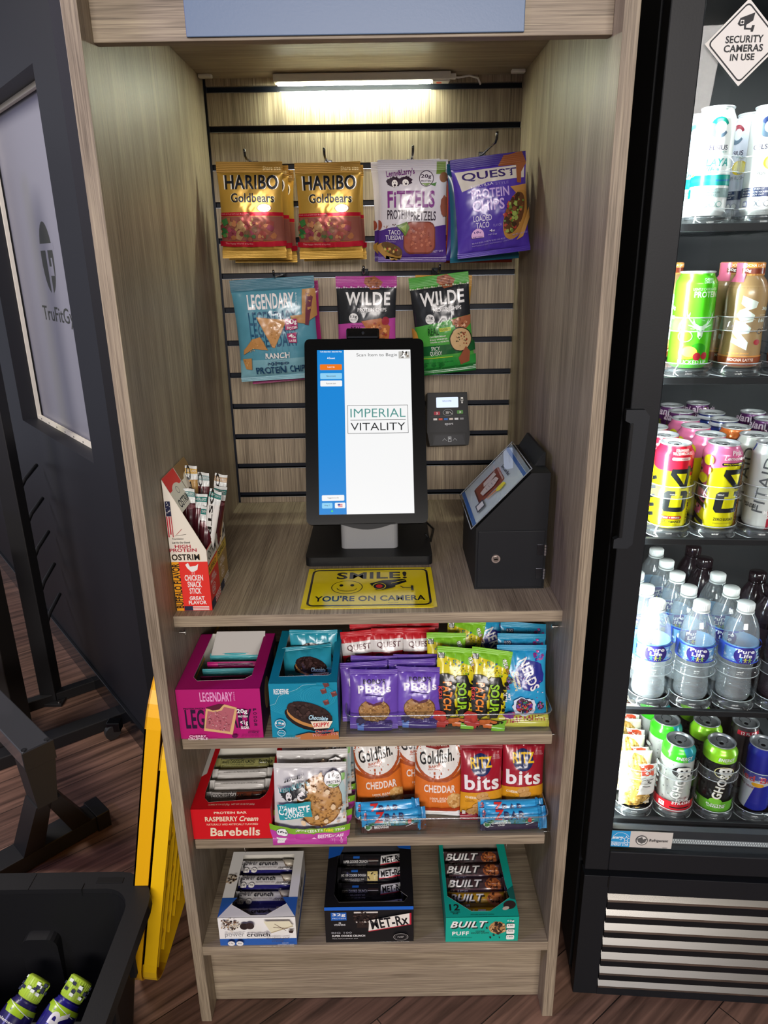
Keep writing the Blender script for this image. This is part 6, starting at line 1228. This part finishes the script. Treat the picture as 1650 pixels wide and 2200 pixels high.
# bottom shelf
def art_ghost(lime):
    A = Art(.033*R_(200), .157); ink = 'e6e4de' if lime else '2c2a2a'
    A.R(0, 0, 1, .22, '86c81c' if lime else '3cc424')
    if not lime: A.P([(.6, 0), (1, 0), (1, .22), (.72, .22)], '2a9ab0')
    A.T('ENERGY', .50, .135, .80, .185, WHT, b=.05, sh=.2, ol='1c1c1c'); A.T('ZERO SUGAR', .62, .195, .78, .207, WHT)
    if not lime:
        A.dots(.4, .55, .45, .3, 90, ('b8bcb8', '6a706c', 'd0d4d0'), .0012, 4); A.R(0, .82, 1, 1, 'c8202c'); A.T('SOUR\nSTRAWS', .52, .76, .82, .86, WHT, b=.05, sh=.15, ol='2a1a1a'); A.R(.33, .86, .42, .93, WHT); A.T('0', .355, .87, .40, .90, 'c8202c', b=.03); A.R(.5, .9, .8, .92, '3a1418')
        for k in range(5): A.ring(.2, .35+.09*k, .07, .035, '4a4e4c', 'cfd2ce', .85)
    else:
        A.dots(.4, .5, .45, .25, 50, ('2c2e2e', '3a3c3c'), .003, 4); A.R(0, .80, 1, 1, '5fa82a'); A.R(0, .80, .3, 1, '3f7c22'); A.E(.55, .80, .10, .05, '7cc838'); A.T('ELECTRIC\nLIMEADE', .42, .845, .72, .90, WHT, b=.05, ol='1c3a14'); A.R(.15, .86, .24, .92, WHT); A.T('0', .175, .87, .22, .90, '3f7c22', b=.03)
    for c, k_ in ((('e0d890', 1.18), ('1a1a1a', 1.08)) if lime else (('1a1a1a', 1.15),)):
        A.P([(.62+.13*k_*math.cos(R_(a)), .335+.075*k_*math.sin(R_(a))) for a in range(0, 360, 20)], c)
    A.T('GHOST', .28, .47, .92, .575, 'e8e6e0', b=.05, rot=80, ol='e0d890' if lime else '1a1a1a', ow=.05)
    A.P([(.53, .31), (.55, .27), (.62, .26), (.68, .255), (.74, .28), (.73, .33), (.74, .39), (.70, .37), (.66, .40), (.62, .37), (.56, .36)], 'e8e6e0'); A.E(.60, .31, .02, .012, '1a1a1a'); A.E(.67, .305, .02, .012, '1a1a1a')
    return A
gg_ = 'energy cans on the bottom fridge shelf'
g = can('energy_can', 'white energy can with green neck and red base at the front of the bottom shelf', art_ghost(False), .033, .157, 'c9ccc8', gg_, lidm='8f9296'); pack(g, .192, V[0], SZ[4], yaw=-14); pack(g, .186, V[1]+.002, SZ[4], 'white energy can with green neck, behind the front white one', 0); pack(g, .182, V[2]+.002, SZ[4], 'white energy can third from the front of its column, bottom shelf', 8)
g = can('energy_can', 'black energy can with lime green neck and base at the front of the bottom shelf', art_ghost(True), .033, .157, '1a1c1c', gg_, lidm='8f9296'); pack(g, .276, V[0], SZ[4], yaw=-14); pack(g, .270, V[1]+.002, SZ[4], 'black and lime energy can behind the front black one', 10); pack(g, .268, V[2], SZ[4], 'black and lime energy can third from the front of its column', 10)
A = Art(.0285*R_(200), .156); A.P([(0, .5), (.35, .5), (.22, 1), (0, 1)], 'b8bcc4'); A.P([(.35, .5), (1, .48), (1, .52), (.5, .6), (.35, 1), (.22, 1)], 'b8bcc4'); A.T('Red Bull', .1, .43, .95, .53, 'c8243c', b=.05); A.E(.55, .56, .12, .035, 'd8a020'); A.T('ENERGY DRINK', .1, .60, .5, .63, '7a3a4a', b=.02)
g = can('energy_can', 'blue and silver energy can at the front right of the bottom shelf', A, .0285, .156, '1a2494', gg_, neck=.0255, lidm='8f9296'); pack(g, .360, V[0], SZ[4], yaw=-20)
A = Art(.0285*R_(200), .156); A.R(.3, .07, .8, .13, 'b82034'); A.T('12 FL OZ', .38, .08, .72, .12, WHT, b=.04)
g = can('energy_can', 'grey and black can behind the blue can at the right of the bottom shelf', A, .0285, .156, '3a3436', gg_, neck=.0255, lidm='8f9296'); pack(g, .352, V[1]+.004, SZ[4], yaw=0); pack(g, .350, V[2]+.006, SZ[4], 'dark can third from the front in the right column of the bottom shelf', 10)
def art_treat():
    A = Art(.066, .125); A.E(.48, .30, .36, .26, 'c29a50', jit=.05); A.dots(.48, .30, .33, .24, 90, ('d8b468', 'b08838', 'e4c888', '8c6828'), .0022, 3); A.E(.46, .74, .38, .24, 'c29a50', jit=.05); A.dots(.46, .74, .35, .22, 110, ('d8b468', 'b08838', 'e4c888', '8c6828'), .0022, 5)
    A.R(.48, .17, .90, .66, 'e6e4e0', rot=-4); A.R(.52, .19, .86, .35, 'd0482c', rot=-4); A.L([(.62, .27), (.76, .27)], .0009, WHT); A.L([(.65, .24), (.73, .30)], .0009, WHT); A.L([(.73, .24), (.65, .30)], .0009, WHT)
    for k in range(4): A.R(.54, .41+.035*k, .82-.03*k, .42+.035*k, '6a6864', rot=-4)
    return A
tg = 'wrapped oat treats in the bottom left lane'
g = pouch('wrapped_treat', 'clear-wrapped golden oat treat with a white and red label, bottom left of the fridge', 'snack', art_treat(), .066, .125, .034, 'cfc6b4', tg, 'film', .05, .03, seed=301, wr=.002, shrink=.02); g.location = FP(.108, .088, SZ[4]+.001); g.rotation_euler = (R_(-6), 0, FA+R_(8))
for i, (v_, t_, z) in enumerate(((.125, -14, .004), (.165, -24, .010), (.215, -20, .02), (.26, -18, .024))):
    dup(g, FP(.106+.004*(i % 2), v_, SZ[4]+z), (R_(t_), 0, FA+R_(4-5*i)), 'clear-wrapped golden oat treat, %s from the front in the bottom left lane' % ('second', 'third', 'fourth', 'rearmost')[i] if i < 3 else 'clear-wrapped golden oat treat rearmost in the bottom left lane')
# ------------------------------------------------------------------ left of the cabinet
YW = M('f2b40c', 'plastic'); YW2 = M('f5c312', 'plastic')
def lid(name, label, x, top, m, ribs):
    """storage tote lid standing on edge, leaning towards the cabinet; local z up the lid, y its width, +x its ribbed underside"""
    t = thing(name, label, 'lid', (x, .033, .002), (0, math.atan2(.162, .87), 0), 'yellow tote lids leaning on the cabinet'); D_ = .46; sk = .030
    prof = rrect(0, 0, D_, top, .13, 8)     # (y, z)
    mb = MB(); mb.prism(prof, m, 0, 0, .003); mb.build('lid_panel', t)
    mb = MB(); inner = rrect(.004, .004, D_-.004, top-.004, .126, 8); n_ = len(prof)
    v = [(0, y, z) for y, z in prof]+[(sk, y, z) for y, z in prof]+[(sk, y, z) for y, z in inner]+[(.002, y, z) for y, z in inner]
    mb.add(v, [(k*n_+i, k*n_+(i+1) % n_, (k+1)*n_+(i+1) % n_, (k+1)*n_+i) for k in range(3) for i in range(n_)], m, False)
    # stepped grip ledges along the front edge
    mb.build('lid_skirt', t)
    if ribs:
        mb = MB()
        for i in range(9): y = .05+i*.045; mb.box(.003, y, .06, .024, y+.006, top-.07, m, .001)
        for z in (.12, .26, .40, .54, .66): mb.box(.003, .03, z, .020, D_-.03, z+.006, m, .001)
        for z in (.33, .50): mb.box(.003, .012, z, .030, .03, z+.11, m, .004)
        mb.build('ribs', t)
lid('tote_lid', 'orange-yellow plastic tote lid, outer one of the two leaning on the cabinet side', -.560, .872, YW, False)
lid('tote_lid', 'bright yellow plastic tote lid with ribs, inner one nearest the cabinet side', -.527, .775, YW2, True)
# black tote in the lower left corner
TB = M('141416', 'black'); tb = thing('storage_tote', 'large open black plastic storage tote in the lower left corner of the photo', 'storage box', (-.76, -.20, .0))
w_, d_, h_ = .31, .27, .35
def loop(x0, y0, x1, y1, r, z): return [(x, y, z) for x, y in rrect(x0, y0, x1, y1, r, 6)]
def skin(mb, loops, m, smooth=False):
    n_ = len(loops[0]); v = [p for l in loops for p in l]
    mb.add(v, [(k*n_+i, k*n_+(i+1) % n_, (k+1)*n_+(i+1) % n_, (k+1)*n_+i) for k in range(len(loops)-1) for i in range(n_)], m, smooth)
mb = MB(); skin(mb, [loop(-w_+.07, -d_+.07, w_-.07, d_-.07, .04, 0), loop(-w_+.03, -d_+.03, w_-.03, d_-.03, .06, h_-.05), loop(-w_+.028, -d_+.028, w_-.028, d_-.028, .062, h_-.01)], TB)
skin(mb, [loop(-w_+.075, -d_+.075, w_-.075, d_-.075, .036, .006), loop(-w_+.045, -d_+.045, w_-.045, d_-.045, .055, h_-.01)], TB)
mb.prism(rrect(-w_+.073, -d_+.073, w_-.073, d_-.073, .038, 6), TB, 2, 0, .006)
mb.build('tote_body', tb, recalc=True)
mb = MB(); skin(mb, [loop(-w_+.045, -d_+.045, w_-.045, d_-.045, .055, h_-.012), loop(-w_+.043, -d_+.043, w_-.043, d_-.043, .056, h_), loop(-w_, -d_, w_, d_, .085, h_), loop(-w_-.002, -d_-.002, w_+.002, d_+.002, .086, h_-.022), loop(-w_+.006, -d_+.006, w_-.006, d_-.006, .08, h_-.024), loop(-w_+.028, -d_+.028, w_-.028, d_-.028, .062, h_-.012)], TB)
mb.box(w_-.125, d_-.030, h_-.001, w_-.07, d_-.016, h_+.0012, M('060607', 'matte'), .0005)
for i in range(5): mb.box(-w_+.02+i*.085, d_-.044, h_, -w_+.0215+i*.085, d_-.002, h_+.0012, TB)
mb.box(w_-.15, d_-.046, h_-.016, w_-.148, d_-.03, h_+.002, TB)
mb.build('tote_rim', tb)
for x0 in (-.16, .03):   # raised channels on the inner back wall
    MB().prism(rrect(x0, .03, x0+.075, .25, .02, 4), TB, 1, d_-.075, d_-.05).build('wall_rib', tb)
for y0 in (-.12, .05): MB().box(w_-.075, y0, .03, w_-.058, y0+.07, .22, TB, .006).build('wall_rib', tb)
for y0 in (-.2, -.1, .0, .1): MB().box(w_-.02, y0, h_-.09, w_-.008, y0+.012, h_-.02, TB, .001).build('rim_rib', tb)
def art_shot(front):
    A = Art(.024*R_(200), .105); A.R(0, 0, 1, .09, 'a9d02a'); A.P([(.2, .05), (.3, .0), (.4, .12), (.5, .02), (.6, .1), (.7, .03), (.66, .15), (.3, .15)], 'a9d02a'); A.L([(.2, .02), (.8, .11)], .001, 'dfe6e0')
    if front: A.T('WAR', -.02, .38, 1.1, .62, WHT, b=.05, rot=88)
    else:
        A.T('Supplement Facts', .12, .22, .88, .27, WHT, b=.02); A.R(.1, .34, .9, .345, WHT)
        for k in range(8): A.R(.14, .38+.05*k, .14+.3+.08*(k % 3), .39+.05*k, '8c8ab8'); A.R(.7, .38+.05*k, .84, .39+.05*k, '8c8ab8')
        A.R(.1, .80, .9, .805, WHT)
    return A
PROF['shot'] = [(0, 0), (.021, 0), (.0235, .003), (.024, .01), (.024, .095), (.0225, .108), (.0165, .118), (.016, .122)]
for i, (p, fr_, lb_) in enumerate((((-.752, -.205, .118), False, 'dark blue supplement shot bottle with facts panel, left one in the black tote'), ((-.668, -.207, .118), True, 'dark blue supplement shot bottle with white lettering, right one in the black tote'))):
    g = bottle('shot_bottle', lb_, 'shot', M('221a78' if fr_ else '2a2458', 'film'), M('a9c83a', 'plastic'), .0175, .026, 'blue shot bottles in the black tote', art_shot(fr_), '221a78' if fr_ else '2c2660', (.008, .110))
    mb = MB(); rnd = random.Random(i)
    for k in range(26): a = rnd.uniform(0, 6.28); z = rnd.uniform(.124, .143); mb.box(.0172*math.cos(a)-.003, .0172*math.sin(a)-.003, z, .0172*math.cos(a)+.003, .0172*math.sin(a)+.003, z+.004, M('1c2240', 'plastic') if k % 3 else M('dfe6e0', 'plastic'))
    mb.build('cap_pattern', g)
    ax = Vector((.09, .155, .10)).normalized(); fy = -(Vector((0.25, -.55, 1))-ax*ax.dot(Vector((0.25, -.55, 1)))).normalized(); fx = fy.cross(ax)
    g.matrix_world = Matrix.Translation(p) @ Matrix((fx, fy, ax)).transposed().to_4x4() @ Matrix.Scale(1.3, 4)
# gym bench
SB = M('1f1f21', 'black'); bn = thing('gym_bench', 'black steel gym bench frame with a splayed Y-shaped foot, left of the cabinet', 'bench', (-.843, .396, 0), (0, 0, math.atan2(.688, -.726)))
# local +x runs along the bench away from the end, +y to its left
mb = MB(); mb.box(.002, -.037, .37, 1.6, .037, .42, M('3a3b3e', 'gloss'), .003); mb.build('bench_beam', bn)
mb = MB(); mb.box(-.004, -.039, .368, .002, .039, .422, SB, .001)
for y in (-.028, .028): mb.disc((.012, y, .42), .007, (0, 0, 1), M('8a8c8e', 'metal'), .0015, 14); mb.disc((.012, y, .4215), .004, (0, 0, 1), SB, .0005, 6)
mb.build('end_cap', bn)
mb = MB(); mb.prism([(-.037, .37), (.037, .37), (.028, .245), (-.022, .245)], SB, 0, .0, .07); mb.build('gusset', bn)
def leg(y0, y1):
    mb = MB(); a = [(.0, y0-.02, .25), (.0, y0+.02, .25), (.07, y0+.02, .25), (.07, y0-.02, .25)]; b_ = [(.09, y1-.028, .05), (.09, y1+.028, .05), (.16, y1+.028, .05), (.16, y1-.028, .05)]
    mb.add(a+b_, [(0, 3, 2, 1), (4, 5, 6, 7), (0, 1, 5, 4), (1, 2, 6, 5), (2, 3, 7, 6), (3, 0, 4, 7)], SB); mb.build('leg', bn)
leg(.012, .035); leg(-.012, -.10)
mb = MB(); mb.box(.09, -.175, .003, .165, .20, .052, SB, .003); mb.box(.085, .14, .0, .17, .205, .056, M('141416', 'plastic'), .003); mb.box(.085, -.18, .0, .17, -.14, .056, M('141416', 'plastic'), .003)
mb.build('foot_beam', bn)
A = Art(.11, .03); A.R(.3, .45, .95, .5, 'b8bcc0'); A.T('RITFIT', .1, .6, .5, .8, '8c9094')
# weight rack far left
rk = thing('weight_rack', 'black steel rack upright with short pegs standing by the dark wall, far left', 'rack', (-1.235, 1.235, 0))
mb = MB(); mb.box(-.029, -.03, .012, .029, .03, 1.9, SB, .003); mb.build('upright', rk)
mb = MB(); mb.box(-.055, -.05, .0, .055, .05, .012, SB, .001)
for x, y in ((-.042, -.038), (.042, -.038), (.042, .038), (-.042, .038)): mb.disc((x, y, .012), .007, (0, 0, 1), M('a8aaac', 'metal'), .006, 6)
mb.build('base_plate', rk)
for z in (.83, .70, .565, .43, .30):
    mb = MB(); mb.tube([(.01, .03, z-.01), (-.01, .12, z+.005), (-.025, .25, z+.02)], .0075, SB); mb.build('peg', rk)
mb = MB(); mb.M = Matrix.Rotation(R_(37), 4, 'Z'); mb.box(-.1, -.035, .0, .42, .0, .04, SB, .003); mb.M = Matrix.Translation((.05, -.33, 0)) @ Matrix.Rotation(R_(37), 4, 'Z'); mb.box(-.3, -.03, .0, .40, .03, .045, SB, .003); mb.build('base_rail', rk)
mb = MB(); mb.disc((.31, -.235, .028), .026, (.6, -.8, 0), M('2a2a2c', 'plastic'), .02, 18); mb.box(.30, -.25, .03, .345, -.215, .065, M('3a3b3d', 'metal'), .002); mb.build('caster', rk)
pt = thing('machine_column', 'wide dark weight machine column at the left edge, behind the bench beam', 'gym machine', (-1.29, .965, 0))
mb = MB(); mb.box(-.10, -.05, .0, .09, .05, .68, M('242221', 'black'), .004); mb.build('column_shroud', pt)
mb = MB(); mb.box(-.10, -.06, .68, .03, .04, .70, SB, .002); mb.box(-.10, -.06, .70, .02, -.05, .98, SB, .001); mb.box(.015, -.06, .68, .025, .04, 1.06, SB, .001); mb.build('bracket', pt)
tag(MB().disc((-1.345, 1.06, .80), .085, (.5, .86, 0), M('2a3a38', 'plastic'), .012, 36).disc((-1.3475, 1.0557, .80), .078, (.5, .86, 0), M('c8ccca', 'plastic'), .006, 36).disc((-1.349, 1.053, .80), .070, (.5, .86, 0), M('243230', 'plastic'), .008, 36).build('weight_plate', None), 'round dark weight plate with pale rings at the left edge of the photo', 'weight plate')
mb = MB(); mb.prism(rrect(-.20, -.165, .20, .15, .03, 5), M('141416', 'plastic'), 2, .0065, .075); mb.prism(rrect(-.196, -.161, .196, .146, .028, 5), M('3a3c3f', 'plastic'), 2, .075, .078)
o = mb.build('dark_tray', None); o.location = (-.76, -.2, 0); tag(o, 'dark tray lying under the blue bottles inside the black tote', 'tray')
